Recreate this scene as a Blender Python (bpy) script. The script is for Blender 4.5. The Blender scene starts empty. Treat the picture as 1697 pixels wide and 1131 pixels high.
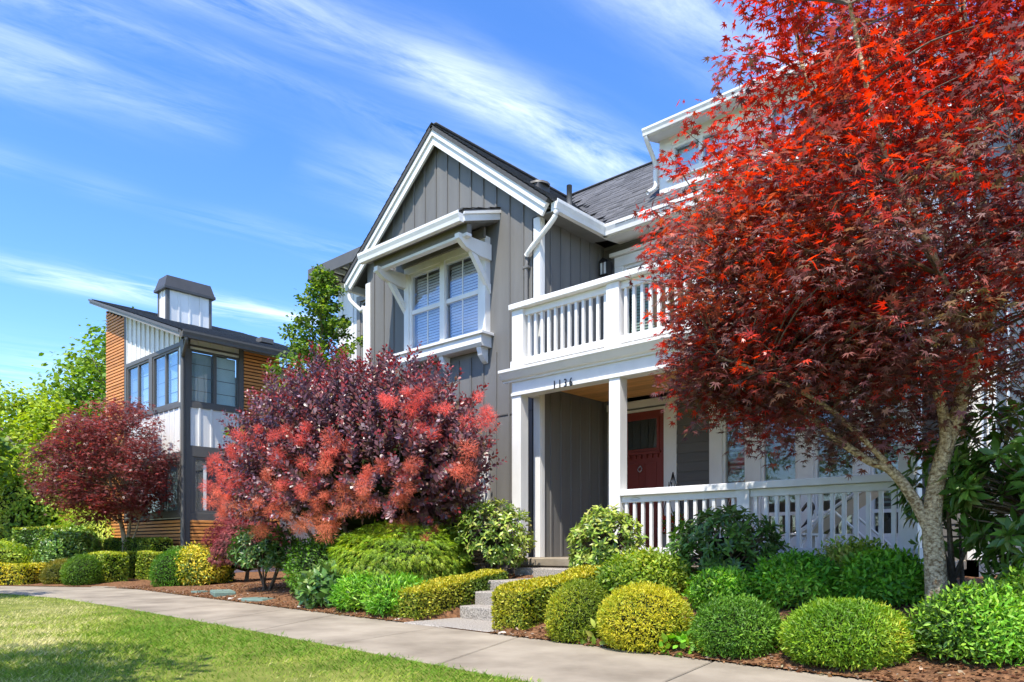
import bpy, bmesh, math, random
import numpy as np
from mathutils import Vector, Matrix

random.seed(7)
RNG = np.random.default_rng(11)
S = bpy.context.scene
COL = S.collection

# ------------------------------------------------------------------ camera, sky, sun, exposure
cam_data = bpy.data.cameras.new("camera")
cam = bpy.data.objects.new("camera", cam_data)
COL.objects.link(cam)
cam.location = (0, 0, 0.88)
cam.rotation_euler = (math.radians(90), 0, math.radians(42.388))
cam_data.sensor_width = 36.0
cam_data.lens = 26.31
cam_data.shift_y = 0.2012
cam_data.clip_start = 0.05
cam_data.clip_end = 3000
S.camera = cam

SUN_DIR = Vector((0.35, -1.0, 1.9)).normalized()          # towards the sun
sun_data = bpy.data.lights.new("sun", 'SUN')
sun_data.energy = 3.05
sun_data.angle = math.radians(0.5)
sun_data.color = (1.0, 0.94, 0.84)
sun = bpy.data.objects.new("sun", sun_data)
COL.objects.link(sun)
sun.rotation_euler = SUN_DIR.to_track_quat('Z', 'Y').to_euler()
sun.location = (3, -10, 20)

world = bpy.data.worlds.new("World")
S.world = world
world.use_nodes = True
wt = world.node_tree
wt.nodes.clear()


def WN(kind, **kw):
    n = wt.nodes.new(kind)
    for k, v in kw.items():
        setattr(n, k, v)
    return n


def wmath(op, a, b=None, clamp=False):
    n = WN('ShaderNodeMath', operation=op)
    n.use_clamp = clamp
    for i, v in enumerate((a, b)):
        if v is None:
            continue
        if isinstance(v, (int, float)):
            n.inputs[i].default_value = v
        else:
            wt.links.new(v, n.inputs[i])
    return n.outputs[0]


sky = WN('ShaderNodeTexSky', sky_type='NISHITA')
sky.sun_disc = False
sky.sun_elevation = math.radians(60.9)
sky.sun_rotation = math.atan2(SUN_DIR.x, SUN_DIR.y)
sky.altitude = 100
sky.air_density = 0.88
sky.dust_density = 0.1
sky.ozone_density = 2.2
hsv = WN('ShaderNodeHueSaturation')
hsv.inputs['Saturation'].default_value = 1.26
hsv.inputs['Value'].default_value = 0.93
hsv.inputs['Hue'].default_value = 0.509
wt.links.new(sky.outputs[0], hsv.inputs['Color'])
# cirrus: streaks lying in one high layer of air, all blown along one heading
tc = WN('ShaderNodeTexCoord')
sep = WN('ShaderNodeSeparateXYZ')
wt.links.new(tc.outputs['Generated'], sep.inputs[0])
dz = wmath('MAXIMUM', sep.outputs[2], 0.06)
px_ = wmath('DIVIDE', sep.outputs[0], dz)
py_ = wmath('DIVIDE', sep.outputs[1], dz)
cc = wmath('SUBTRACT', wmath('MULTIPLY', px_, 0.986), wmath('MULTIPLY', py_, 0.165))
ss = wmath('ADD', wmath('MULTIPLY', px_, 0.165), wmath('MULTIPLY', py_, 0.986))


def wnoise(sc, sl, off, detail, rough, dist=0.0):
    c = WN('ShaderNodeCombineXYZ')
    wt.links.new(wmath('MULTIPLY', cc, sc), c.inputs[0])
    wt.links.new(wmath('MULTIPLY', ss, sl), c.inputs[1])
    c.inputs[2].default_value = off
    n = WN('ShaderNodeTexNoise')
    n.inputs['Scale'].default_value = 1.0
    n.inputs['Detail'].default_value = detail
    n.inputs['Roughness'].default_value = rough
    n.inputs['Distortion'].default_value = dist
    wt.links.new(c.outputs[0], n.inputs['Vector'])
    return n.outputs[0]


fine = wnoise(6.5, 1.6, 3.1, 9, 0.66, 0.5)
broad = wnoise(0.9, 0.45, 7.7, 3, 0.5)
warp = wmath('MULTIPLY', wmath('SUBTRACT', wnoise(0.8, 0.5, 1.3, 3, 0.5), 0.5), 0.35)
cw = wmath('ADD', cc, warp)
bands = None
for c0, w0, a0 in ((-1.37, 0.1, 0.95), (-0.93, 0.09, 0.6), (-1.86, 0.16, 0.7), (-1.6, 0.05, 0.5), (-3.2, 0.13, 1.0), (-2.34, 0.09, 0.5), (-0.3, 0.22, 0.5),
                   (0.7, 0.3, 0.8), (2.2, 0.3, 0.8), (-5.2, 0.6, 0.9), (4.0, 0.5, 0.8)):
    q = wmath('DIVIDE', wmath('SUBTRACT', cw, c0), w0)
    e = wmath('MULTIPLY', wmath('POWER', 2.718, wmath('MULTIPLY', wmath('MULTIPLY', q, q), -1.0)), a0)
    bands = e if bands is None else wmath('ADD', bands, e)
wisp = wmath('MULTIPLY', wmath('SUBTRACT', fine, 0.36, True), 3.2, True)
veil = wmath('MULTIPLY', wmath('SUBTRACT', broad, 0.5, True), 1.3, True)
gaps = wmath('MULTIPLY', wmath('SUBTRACT', wnoise(0.75, 1.15, 5.2, 2, 0.5), 0.3, True), 4.0, True)
cloud = wmath('MULTIPLY', wmath('MULTIPLY', wmath('MULTIPLY', bands, gaps), wisp), 0.5)
cloud = wmath('ADD', cloud, wmath('MULTIPLY', veil, wmath('MULTIPLY', wisp, 0.3)), True)
cmix = WN('ShaderNodeMix', data_type='RGBA')
wt.links.new(cloud, cmix.inputs['Factor'])
wt.links.new(hsv.outputs[0], cmix.inputs['A'])
cmix.inputs['B'].default_value = (5.6, 5.9, 6.6, 1)
bg = WN('ShaderNodeBackground')
bg.inputs['Strength'].default_value = 0.15
wt.links.new(cmix.outputs['Result'], bg.inputs['Color'])
wo = WN('ShaderNodeOutputWorld')
wt.links.new(bg.outputs[0], wo.inputs['Surface'])

S.view_settings.view_transform = 'Standard'
S.view_settings.look = 'None'
S.view_settings.exposure = 1.4
S.view_settings.gamma = 1.0
S.view_settings.use_curve_mapping = False
S.cycles.max_bounces = 8
S.cycles.transparent_max_bounces = 12
S.cycles.use_denoising = True

# ------------------------------------------------------------------ materials


def new_mat(name):
    m = bpy.data.materials.new(name)
    m.use_nodes = True
    nt = m.node_tree
    nt.nodes.clear()
    out = nt.nodes.new('ShaderNodeOutputMaterial')
    return m, nt, out


def solid(name, c, rough=0.6, var=0.12, scale=6.0, stretch=(1, 1, 1), bump=0.0, bscale=60.0, rand=0.0, spec=0.4, c2=None, metal=0.0, detail=6, edge=0.2):
    """Principled with noise-broken colour, optional second colour, fine bump and per-object variation."""
    m, nt, out = new_mat(name)
    b = nt.nodes.new('ShaderNodeBsdfPrincipled')
    b.inputs['Roughness'].default_value = rough
    b.inputs['Specular IOR Level'].default_value = spec
    b.inputs['Metallic'].default_value = metal
    t = nt.nodes.new('ShaderNodeTexCoord')
    mp = nt.nodes.new('ShaderNodeMapping')
    mp.inputs['Scale'].default_value = stretch
    geo = nt.nodes.new('ShaderNodeNewGeometry')
    nt.links.new(geo.outputs['Position'], mp.inputs['Vector'])
    n = nt.nodes.new('ShaderNodeTexNoise')
    n.inputs['Scale'].default_value = scale
    n.inputs['Detail'].default_value = detail
    n.inputs['Roughness'].default_value = 0.6
    nt.links.new(mp.outputs[0], n.inputs['Vector'])
    r = nt.nodes.new('ShaderNodeValToRGB')
    r.color_ramp.elements[0].position = 0.5 - edge
    r.color_ramp.elements[1].position = 0.5 + edge
    k0, k1 = 1 - var, 1 + var
    d = c2 or c
    r.color_ramp.elements[0].color = (c[0] * k0, c[1] * k0, c[2] * k0, 1)
    r.color_ramp.elements[1].color = (d[0] * k1, d[1] * k1, d[2] * k1, 1)
    nt.links.new(n.outputs[0], r.inputs[0])
    col = r.outputs[0]
    if rand:
        oi = nt.nodes.new('ShaderNodeObjectInfo')
        mr = nt.nodes.new('ShaderNodeMapRange')
        mr.inputs['To Min'].default_value = 1 - rand
        mr.inputs['To Max'].default_value = 1 + rand
        nt.links.new(oi.outputs['Random'], mr.inputs['Value'])
        vm = nt.nodes.new('ShaderNodeVectorMath')
        vm.operation = 'SCALE'
        nt.links.new(col, vm.inputs[0])
        nt.links.new(mr.outputs[0], vm.inputs['Scale'])
        col = vm.outputs[0]
    nt.links.new(col, b.inputs['Base Color'])
    if bump:
        n2 = nt.nodes.new('ShaderNodeTexNoise')
        n2.inputs['Scale'].default_value = bscale
        n2.inputs['Detail'].default_value = 4
        nt.links.new(mp.outputs[0], n2.inputs['Vector'])
        bp = nt.nodes.new('ShaderNodeBump')
        bp.inputs['Strength'].default_value = bump
        bp.inputs['Distance'].default_value = 0.02
        nt.links.new(n2.outputs[0], bp.inputs['Height'])
        nt.links.new(bp.outputs[0], b.inputs['Normal'])
    nt.links.new(b.outputs[0], out.inputs[0])
    return m


def leaf_mat(name, trans=0.35, rough=0.45, spec=0.4, sat=1.1):
    """Foliage: each leaf has its own colour (attribute Col); thin enough to let light through."""
    m, nt, out = new_mat(name)
    at = nt.nodes.new('ShaderNodeAttribute')
    at.attribute_name = 'Col'
    b = nt.nodes.new('ShaderNodeBsdfPrincipled')
    b.inputs['Roughness'].default_value = rough
    b.inputs['Specular IOR Level'].default_value = spec
    nt.links.new(at.outputs['Color'], b.inputs['Base Color'])
    tr = nt.nodes.new('ShaderNodeBsdfTranslucent')
    hs = nt.nodes.new('ShaderNodeHueSaturation')
    hs.inputs['Saturation'].default_value = sat
    hs.inputs['Value'].default_value = 1.35
    nt.links.new(at.outputs['Color'], hs.inputs['Color'])
    nt.links.new(hs.outputs[0], tr.inputs['Color'])
    mx = nt.nodes.new('ShaderNodeMixShader')
    mx.inputs[0].default_value = trans
    nt.links.new(b.outputs[0], mx.inputs[1])
    nt.links.new(tr.outputs[0], mx.inputs[2])
    nt.links.new(mx.outputs[0], out.inputs[0])
    return m


def glass_mat(name, tint=(0.75, 0.82, 0.85), refl=0.16):
    m, nt, out = new_mat(name)
    tr = nt.nodes.new('ShaderNodeBsdfTransparent')
    tr.inputs[0].default_value = (*tint, 1)
    gl = nt.nodes.new('ShaderNodeBsdfGlossy')
    gl.inputs['Roughness'].default_value = 0.015
    gl.inputs['Color'].default_value = (0.95, 0.97, 1, 1)
    lw = nt.nodes.new('ShaderNodeLayerWeight')
    lw.inputs['Blend'].default_value = 0.5
    pw = nt.nodes.new('ShaderNodeMath')
    pw.operation = 'POWER'
    pw.inputs[1].default_value = 5.0
    nt.links.new(lw.outputs['Facing'], pw.inputs[0])
    fr = nt.nodes.new('ShaderNodeMath')
    fr.operation = 'MULTIPLY_ADD'
    fr.inputs[1].default_value = 0.9
    fr.inputs[2].default_value = 0.04
    nt.links.new(pw.outputs[0], fr.inputs[0])
    ad = nt.nodes.new('ShaderNodeMath')
    ad.operation = 'ADD'
    ad.use_clamp = True
    ad.inputs[1].default_value = refl
    nt.links.new(fr.outputs[0], ad.inputs[0])
    n = nt.nodes.new('ShaderNodeTexNoise')
    n.inputs['Scale'].default_value = 1.6
    geo = nt.nodes.new('ShaderNodeNewGeometry')
    nt.links.new(geo.outputs['Position'], n.inputs['Vector'])
    bp = nt.nodes.new('ShaderNodeBump')
    bp.inputs['Strength'].default_value = 0.05
    bp.inputs['Distance'].default_value = 0.05
    nt.links.new(n.outputs[0], bp.inputs['Height'])
    nt.links.new(bp.outputs[0], gl.inputs['Normal'])
    mx = nt.nodes.new('ShaderNodeMixShader')
    nt.links.new(ad.outputs[0], mx.inputs[0])
    nt.links.new(tr.outputs[0], mx.inputs[1])
    nt.links.new(gl.outputs[0], mx.inputs[2])
    nt.links.new(mx.outputs[0], out.inputs[0])
    return m


def emit_mat(name, c, e):
    m, nt, out = new_mat(name)
    n = nt.nodes.new('ShaderNodeEmission')
    n.inputs[0].default_value = (*c, 1)
    n.inputs[1].default_value = e
    nt.links.new(n.outputs[0], out.inputs[0])
    return m


M = {}
M['white'] = solid('white_paint', (0.7, 0.69, 0.665), 0.5, 0.1, 2.5, (1, 1, 0.3), 0.06, 90)
M['white_trim'] = solid('white_trim_paint', (0.73, 0.72, 0.695), 0.45, 0.08, 2.2, (1, 1, 0.5), 0.08, 80)
M['weathered_white'] = solid('weathered_white_wood', (0.6, 0.63, 0.62), 0.6, 0.12, 8.0, (0.3, 1, 4), 0.2, 60)
M['grey'] = solid('grey_board_paint', (0.152, 0.147, 0.138), 0.6, 0.13, 3.5, (1, 1, 0.12), 0.15, 70)
M['grey_batten'] = solid('grey_batten_paint', (0.143, 0.138, 0.13), 0.6, 0.07, 5.0, (1, 1, 0.15), 0.15, 70)
M['grey_plank'] = solid('grey_lap_plank_paint', (0.108, 0.102, 0.094), 0.6, 0.06, 5.0, (0.15, 1, 1), 0.15, 70, rand=0.06)
M['shingle'] = solid('asphalt_shingle', (0.12, 0.12, 0.126), 0.9, 0.3, 40.0, (1, 1, 1), 0.7, 260, rand=0.24, spec=0.25)
M['roof_deck'] = solid('roof_felt', (0.07, 0.07, 0.073), 0.9, 0.2, 30)
M['dark_trim'] = solid('dark_bronze_trim', (0.1, 0.096, 0.09), 0.5, 0.06, 4.0, (1, 1, 0.3), 0.05, 60)
M['mid_trim'] = solid('taupe_trim', (0.22, 0.21, 0.19), 0.55, 0.06, 4.0)
M['chimney_cap'] = solid('painted_chimney_metal', (0.075, 0.072, 0.07), 0.45, 0.1, 5.0, metal=0.2)
M['cedar'] = solid('cedar_slat', (0.58, 0.21, 0.05), 0.55, 0.16, 9.0, (0.25, 0.25, 6), 0.15, 60, rand=0.12, c2=(0.64, 0.27, 0.075))
M['cedar_ceiling'] = solid('cedar_ceiling_board', (0.6, 0.28, 0.085), 0.45, 0.14, 7.0, (0.4, 6, 6), 0.1, 60, rand=0.14, c2=(0.68, 0.36, 0.13))
M['slat_gap'] = solid('dark_weather_barrier', (0.02, 0.018, 0.016), 0.9, 0.1)
M['cream'] = solid('cream_stucco', (0.56, 0.5, 0.42), 0.8, 0.06, 5, bump=0.15)
M['red_door'] = solid('red_door_paint', (0.19, 0.034, 0.026), 0.42, 0.07, 6, (1, 1, 0.2), 0.05, 40)
M['concrete'] = solid('sidewalk_concrete', (0.215, 0.178, 0.13), 0.85, 0.12, 1.3, (1, 1, 1), 0.3, 160, rand=0.035, spec=0.25, c2=(0.325, 0.278, 0.21), detail=15)
M['aggregate'] = solid('exposed_aggregate', (0.24, 0.215, 0.185), 0.9, 0.55, 75, (1, 1, 1), 0.9, 130, spec=0.25, c2=(0.4, 0.36, 0.31), detail=2)
M['mulch'] = solid('bark_mulch', (0.075, 0.038, 0.022), 0.95, 0.35, 22, (1, 1, 1), 0.9, 120, spec=0.15, c2=(0.25, 0.125, 0.06), detail=10)
M['chips'] = solid('bark_chips', (0.17, 0.085, 0.045), 0.9, 0.4, 14, spec=0.2, c2=(0.34, 0.2, 0.11))
M['soil'] = solid('soil', (0.07, 0.05, 0.035), 0.95, 0.3, 6, bump=0.4, bscale=40)
M['turf'] = solid('turf', (0.1, 0.135, 0.02), 0.95, 0.25, 2.2, bump=0.5, bscale=90, c2=(0.21, 0.215, 0.05), spec=0.1)
M['far_turf'] = solid('far_turf', (0.1, 0.14, 0.03), 0.95, 0.2, 0.5, spec=0.1)
M['stone'] = solid('pale_stone', (0.45, 0.41, 0.35), 0.85, 0.25, 9, bump=0.4, bscale=50, rand=0.2)
M['lid'] = solid('green_plastic_lid', (0.15, 0.22, 0.18), 0.6, 0.12, 7, bump=0.1)
M['black'] = solid('black_metal', (0.02, 0.02, 0.022), 0.4, 0.1, metal=0.3)
M['steel'] = solid('brushed_steel', (0.55, 0.55, 0.56), 0.3, 0.05, metal=0.9)
M['frosted'] = solid('frosted_lamp_glass', (0.75, 0.75, 0.72), 0.3, 0.03)
M['wicker'] = solid('brown_wicker', (0.14, 0.085, 0.055), 0.6, 0.45, 90, (1, 1, 1), 0.7, 160)
M['cushion'] = solid('cream_cushion', (0.62, 0.54, 0.42), 0.9, 0.06, 6, bump=0.2, bscale=300)
M['blind'] = solid('white_blind', (0.78, 0.78, 0.77), 0.5, 0.04)
M['blind_green'] = solid('green_grey_blind', (0.36, 0.44, 0.37), 0.5, 0.05)
M['shade_blue'] = solid('pale_roman_shade', (0.58, 0.73, 0.72), 0.85, 0.05)
M['shade_dark'] = solid('dim_roman_shade', (0.27, 0.36, 0.37), 0.85, 0.05)
M['interior'] = solid('interior_wall', (0.22, 0.2, 0.17), 0.9, 0.1)
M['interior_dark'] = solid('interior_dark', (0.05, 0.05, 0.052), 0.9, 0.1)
M['curtain'] = solid('curtain_fabric', (0.5, 0.5, 0.47), 0.9, 0.05)
M['glass'] = glass_mat('window_glass')
M['glass_blue'] = glass_mat('coated_window_glass', (0.9, 0.93, 0.98), 0.07)
M['glass_sky'] = glass_mat('sky_mirroring_glass', (0.84, 0.9, 0.95), 0.12)
M['glass_dim'] = glass_mat('dim_window_glass', (0.9, 0.93, 0.93), 0.01)
M['pot'] = solid('grey_planter', (0.16, 0.16, 0.155), 0.7, 0.1, bump=0.2)
M['pot_white'] = solid('white_ceramic', (0.75, 0.75, 0.74), 0.25, 0.03)
M['bark'] = solid('maple_bark', (0.2, 0.15, 0.1), 0.9, 0.3, 9, (1, 1, 0.5), 0.9, 45, spec=0.2, c2=(0.42, 0.34, 0.23))
M['lichen_bark'] = solid('lichen_bark', (0.26, 0.165, 0.08), 0.9, 0.2, 42, (0.8, 0.8, 1.1), 1.0, 70, spec=0.2, c2=(0.58, 0.47, 0.3), detail=8, edge=0.13)
M['dark_bark'] = solid('dark_bark', (0.09, 0.065, 0.045), 0.9, 0.3, 12, bump=0.6, bscale=60, c2=(0.16, 0.12, 0.085))
M['bulb'] = emit_mat('warm_bulb', (1.0, 0.55, 0.2), 6.0)
M['leaf'] = leaf_mat('leaf_soft', 0.34, 0.5, 0.35)
M['leaf_gloss'] = leaf_mat('leaf_glossy', 0.22, 0.32, 0.5)
M['leaf_red'] = leaf_mat('leaf_red', 0.5, 0.36, 0.6, 1.1)
M['leaf_purple'] = leaf_mat('leaf_purple', 0.28, 0.36, 0.55, 1.05)
M['plume'] = leaf_mat('plume_fibre', 0.4, 0.8, 0.1, 1.05)
M['grass'] = leaf_mat('grass_blade', 0.35, 0.6, 0.2, 1.0)
M['core'] = solid('light_block_dark', (0.02, 0.028, 0.01), 0.95, 0.3, 20, spec=0.05)  # dark filler added inside shrubs to block light, standing for twigs

# ------------------------------------------------------------------ helpers: objects and meshes
WL = {}          # world location of each object that can be a parent


def register(o, parent, wloc):
    wloc = Vector(wloc)
    if parent is not None:
        o.parent = parent
        o.location = wloc - WL[parent.name]
    else:
        o.location = wloc
    COL.objects.link(o)
    WL[o.name] = wloc
    return o


def tag(o, label=None, cat=None, group=None, kind=None):
    for k, v in (('label', label), ('category', cat), ('group', group), ('kind', kind)):
        if v:
            o[k] = v
    return o


def thing(name, label, cat, loc, group=None):
    o = bpy.data.objects.new(name, None)
    o.empty_display_size = 0.2
    register(o, None, loc)
    return tag(o, label, cat, group)


def mesh_obj(name, me, mat, parent, wloc, rot=None):
    o = bpy.data.objects.new(name, me)
    if mat is not None and len(me.materials) == 0:
        me.materials.append(mat)
    register(o, parent, wloc)
    if rot is not None:
        o.rotation_euler = rot
    return o


BOXV = [(-1, -1, -1), (1, -1, -1), (1, 1, -1), (-1, 1, -1), (-1, -1, 1), (1, -1, 1), (1, 1, 1), (-1, 1, 1)]
BOXF = [(0, 3, 2, 1), (4, 5, 6, 7), (0, 1, 5, 4), (1, 2, 6, 5), (2, 3, 7, 6), (3, 0, 4, 7)]
BOXCACHE = {}


def box_mesh(sx, sy, sz, mat, bev=0.0):
    key = (round(sx, 4), round(sy, 4), round(sz, 4), mat.name, bev)
    if key in BOXCACHE:
        return BOXCACHE[key]
    me = bpy.data.meshes.new('box_' + mat.name)
    v = [(a * sx / 2, b * sy / 2, c * sz / 2) for a, b, c in BOXV]
    me.from_pydata(v, [], BOXF)
    if bev:
        bm = bmesh.new()
        bm.from_mesh(me)
        bmesh.ops.bevel(bm, geom=bm.edges[:], offset=min(bev, 0.4 * min(sx, sy, sz)), segments=1, affect='EDGES')
        bm.to_mesh(me)
        bm.free()
    me.materials.append(mat)
    BOXCACHE[key] = me
    return me


def box(name, x0, x1, y0, y1, z0, z1, mat, parent, bev=0.004):
    me = box_mesh(abs(x1 - x0), abs(y1 - y0), abs(z1 - z0), mat, bev)
    return mesh_obj(name, me, None, parent, ((x0 + x1) / 2, (y0 + y1) / 2, (z0 + z1) / 2))


def boxes(name, lst, mat, parent, origin=None):
    """One mesh made of several boxes (x0,x1,y0,y1,z0,z1)."""
    o0 = Vector(origin) if origin is not None else Vector(((lst[0][0] + lst[0][1]) / 2, (lst[0][2] + lst[0][3]) / 2, lst[0][4]))
    v, f = [], []
    for x0, x1, y0, y1, z0, z1 in lst:
        k = len(v)
        c = ((x0 + x1) / 2 - o0.x, (y0 + y1) / 2 - o0.y, (z0 + z1) / 2 - o0.z)
        h = (abs(x1 - x0) / 2, abs(y1 - y0) / 2, abs(z1 - z0) / 2)
        v += [(c[0] + a * h[0], c[1] + b * h[1], c[2] + d * h[2]) for a, b, d in BOXV]
        f += [tuple(i + k for i in q) for q in BOXF]
    me = bpy.data.meshes.new(name)
    me.from_pydata(v, [], f)
    return mesh_obj(name, me, mat, parent, o0)


def poly(name, verts, faces, mat, parent, origin=None, smooth=False):
    o0 = Vector(origin) if origin is not None else Vector(verts[0])
    me = bpy.data.meshes.new(name)
    me.from_pydata([tuple(Vector(p) - o0) for p in verts], [], faces)
    bm = bmesh.new()
    bm.from_mesh(me)
    bmesh.ops.recalc_face_normals(bm, faces=bm.faces[:])
    bm.to_mesh(me)
    bm.free()
    if smooth:
        for p in me.polygons:
            p.use_smooth = True
    return mesh_obj(name, me, mat, parent, o0)


def prism(name, outline, axis, a0, a1, mat, parent):
    """Extrude a closed 2-D outline along an axis ('x' or 'y'); outline is (other, z)."""
    n = len(outline)
    mk = (lambda a, p: (a, p[0], p[1])) if axis == 'x' else (lambda a, p: (p[0], a, p[1]))
    v = [mk(a0, p) for p in outline] + [mk(a1, p) for p in outline]
    f = [tuple(range(n)), tuple(range(2 * n - 1, n - 1, -1))]
    f += [(i, (i + 1) % n, n + (i + 1) % n, n + i) for i in range(n)]
    return poly(name, v, f, mat, parent)


def slab(name, quad, thick, mat, parent):
    """A plate: four corners of its top and a thickness downwards along its normal."""
    q = [Vector(p) for p in quad]
    nrm = (q[1] - q[0]).cross(q[3] - q[0]).normalized()
    if nrm.z < 0:
        nrm = -nrm
    v = q + [p - nrm * thick for p in q]
    f = [(0, 1, 2, 3), (7, 6, 5, 4)] + [(i, (i + 1) % 4, 4 + (i + 1) % 4, 4 + i) for i in range(4)]
    return poly(name, v, f, mat, parent)


def tube_data(paths, sides=7):
    """paths: list of (points, radii). Returns verts, faces."""
    V, F = [], []
    for pts, rad in paths:
        pts = [Vector(p) for p in pts]
        up = Vector((0.31, 0.17, 0.93))
        base = len(V)
        for i, p in enumerate(pts):
            d = (pts[min(i + 1, len(pts) - 1)] - pts[max(i - 1, 0)])
            if d.length < 1e-6:
                d = Vector((0, 0, 1))
            d.normalize()
            a = d.cross(up)
            if a.length < 0.05:
                a = d.cross(Vector((1, 0, 0)))
            a.normalize()
            b = d.cross(a)
            for k in range(sides):
                t = 2 * math.pi * k / sides
                V.append(p + (a * math.cos(t) + b * math.sin(t)) * rad[i])
        for i in range(len(pts) - 1):
            for k in range(sides):
                k2 = (k + 1) % sides
                F.append((base + i * sides + k, base + i * sides + k2, base + (i + 1) * sides + k2, base + (i + 1) * sides + k))
        F.append(tuple(base + k for k in range(sides)))
        F.append(tuple(base + (len(pts) - 1) * sides + k for k in range(sides - 1, -1, -1)))
    return V, F


def tubes(name, paths, mat, parent, origin, sides=7):
    V, F = tube_data(paths, sides)
    o0 = Vector(origin)
    me = bpy.data.meshes.new(name)
    me.from_pydata([tuple(v - o0) for v in V], [], F)
    for p in me.polygons:
        p.use_smooth = True
    return mesh_obj(name, me, mat, parent, o0)


def smooth_path(pts, n=5):
    """Catmull-Rom through the points."""
    P = [Vector(p) for p in pts]
    P = [P[0] * 2 - P[1]] + P + [P[-1] * 2 - P[-2]]
    out = []
    for i in range(1, len(P) - 2):
        for k in range(n):
            t = k / n
            a, b, c, d = P[i - 1], P[i], P[i + 1], P[i + 2]
            out.append(0.5 * ((2 * b) + (c - a) * t + (2 * a - 5 * b + 4 * c - d) * t * t + (3 * b - a - 3 * c + d) * t ** 3))
    out.append(P[-2])
    return out


# ------------------------------------------------------------------ helpers: foliage
def tmpl_oval(w=0.22, fold=0.06, curl=0.1):
    v = [(0, 0, 0), (-w * .8, .28, fold), (w * .8, .28, fold), (0, .3, 0), (-w, .6, fold - curl * .35), (w, .6, fold - curl * .35), (0, .62, -curl * .35), (0, 1, -curl)]
    f = [(0, 3, 1), (0, 2, 3), (1, 3, 6), (1, 6, 4), (3, 2, 5), (3, 5, 6), (4, 6, 7), (6, 5, 7)]
    return np.array(v, float), np.array(f, int)


def tmpl_small(w=0.28, fold=0.1):
    v = [(0, 0, 0), (-w, .5, fold), (0, 1, 0), (w, .5, fold)]
    return np.array(v, float), np.array([(0, 2, 1), (0, 3, 2)], int)


def tmpl_maple(lobes=((0, 1.0), (38, .92), (78, .72), (122, .4)), valley=0.3, w=1.0):
    tips = [(-a, r) for a, r in lobes[::-1] if a] + [(a, r) for a, r in lobes]
    tips.sort()
    c = np.array((0, 0.0, 0.0))
    v = [c]
    ring = []
    for i, (a, r) in enumerate(tips):
        t = math.radians(a)
        ring.append((math.sin(t) * r * w, math.cos(t) * r, -0.16 * r * r))
        if i < len(tips) - 1:
            t2 = math.radians((a + tips[i + 1][0]) / 2)
            ring.append((math.sin(t2) * valley, math.cos(t2) * valley, 0.02))
    v += [np.array(p) for p in ring]
    n = len(ring)
    f = [(0, i + 2, i + 1) for i in range(n - 1)]
    return np.array(v), np.array(f, int)


def tmpl_blade():
    v = [(-.045, 0, 0), (.045, 0, 0), (.03, .55, .06), (0, 1, .22)]
    return np.array(v, float), np.array([(0, 1, 2), (0, 2, 3)], int)


def tmpl_fibre(w=0.03):
    v = [(-w, 0, 0), (w, 0, 0), (0, 1, 0)]
    return np.array(v, float), np.array([(0, 1, 2)], int)


def norm(a):
    return a / np.maximum(np.linalg.norm(a, axis=1, keepdims=True), 1e-9)


def scatter(name, tmpl, P, D, N, SC, C, mat, parent, origin, kind='stuff', curl=(0.3, 2.2)):
    """Many leaves in one mesh: at P, pointing along D, face towards N, of length SC and colour C."""
    tv, tf = tmpl
    n, k = len(P), len(tv)
    Y = norm(D)
    X = norm(np.cross(Y, N))
    Z = np.cross(X, Y)
    SC = np.broadcast_to(np.asarray(SC, float), (n,))
    CU = RNG.uniform(*curl, (n, 1, 1))      # no two leaves curl alike
    V = P[:, None, :] + SC[:, None, None] * (tv[None, :, 0:1] * X[:, None] + tv[None, :, 1:2] * Y[:, None] + tv[None, :, 2:3] * CU * Z[:, None])
    V = V.reshape(-1, 3) - np.asarray(origin, float)
    F = (tf[None] + (np.arange(n) * k)[:, None, None]).reshape(-1)
    nf = n * len(tf)
    me = bpy.data.meshes.new(name)
    me.vertices.add(n * k)
    me.vertices.foreach_set('co', V.ravel().astype(np.float32))
    me.loops.add(nf * 3)
    me.loops.foreach_set('vertex_index', F.astype(np.int32))
    me.polygons.add(nf)
    me.polygons.foreach_set('loop_start', np.arange(0, nf * 3, 3, dtype=np.int32))
    at = me.attributes.new('Col', 'FLOAT_COLOR', 'POINT')
    c4 = np.ones((n, k, 4), np.float32)
    c4[:, :, :3] = np.clip(C, 0, 1)[:, None, :]
    at.data.foreach_set('color', c4.ravel())
    me.update(calc_edges=True)
    o = mesh_obj(name, me, mat, parent, origin)
    if kind:
        o['kind'] = kind
    return o


def rand_dirs(n):
    return norm(RNG.normal(size=(n, 3)))


class Lumps:
    """Cheap smooth 3-D noise: a sum of sines."""

    def __init__(self, scale, n=7):
        self.k = RNG.normal(size=(n, 3)) * scale
        self.p = RNG.uniform(0, 6.28, n)

    def __call__(self, P):
        return np.sin(P @ self.k.T + self.p).mean(axis=1) * 1.6


def palette(n, cols, jit=0.18, lump=None, P=None):
    """Colours drawn from a list of (weight, rgb); with lump noise the choice runs in patches."""
    w = np.cumsum([c[0] for c in cols]) / sum(c[0] for c in cols)
    u = RNG.random(n)
    if lump is not None:
        u = np.clip(0.5 + 0.45 * lump(P) + (u - 0.5) * 0.55, 0, 0.999)
    idx = np.minimum(np.searchsorted(w, u), len(cols) - 1)
    base = np.array([c[1] for c in cols], float)[idx]
    return base * (1 + RNG.normal(size=(n, 1)) * jit) * (1 + RNG.normal(size=(n, 3)) * jit * 0.25)


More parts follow.
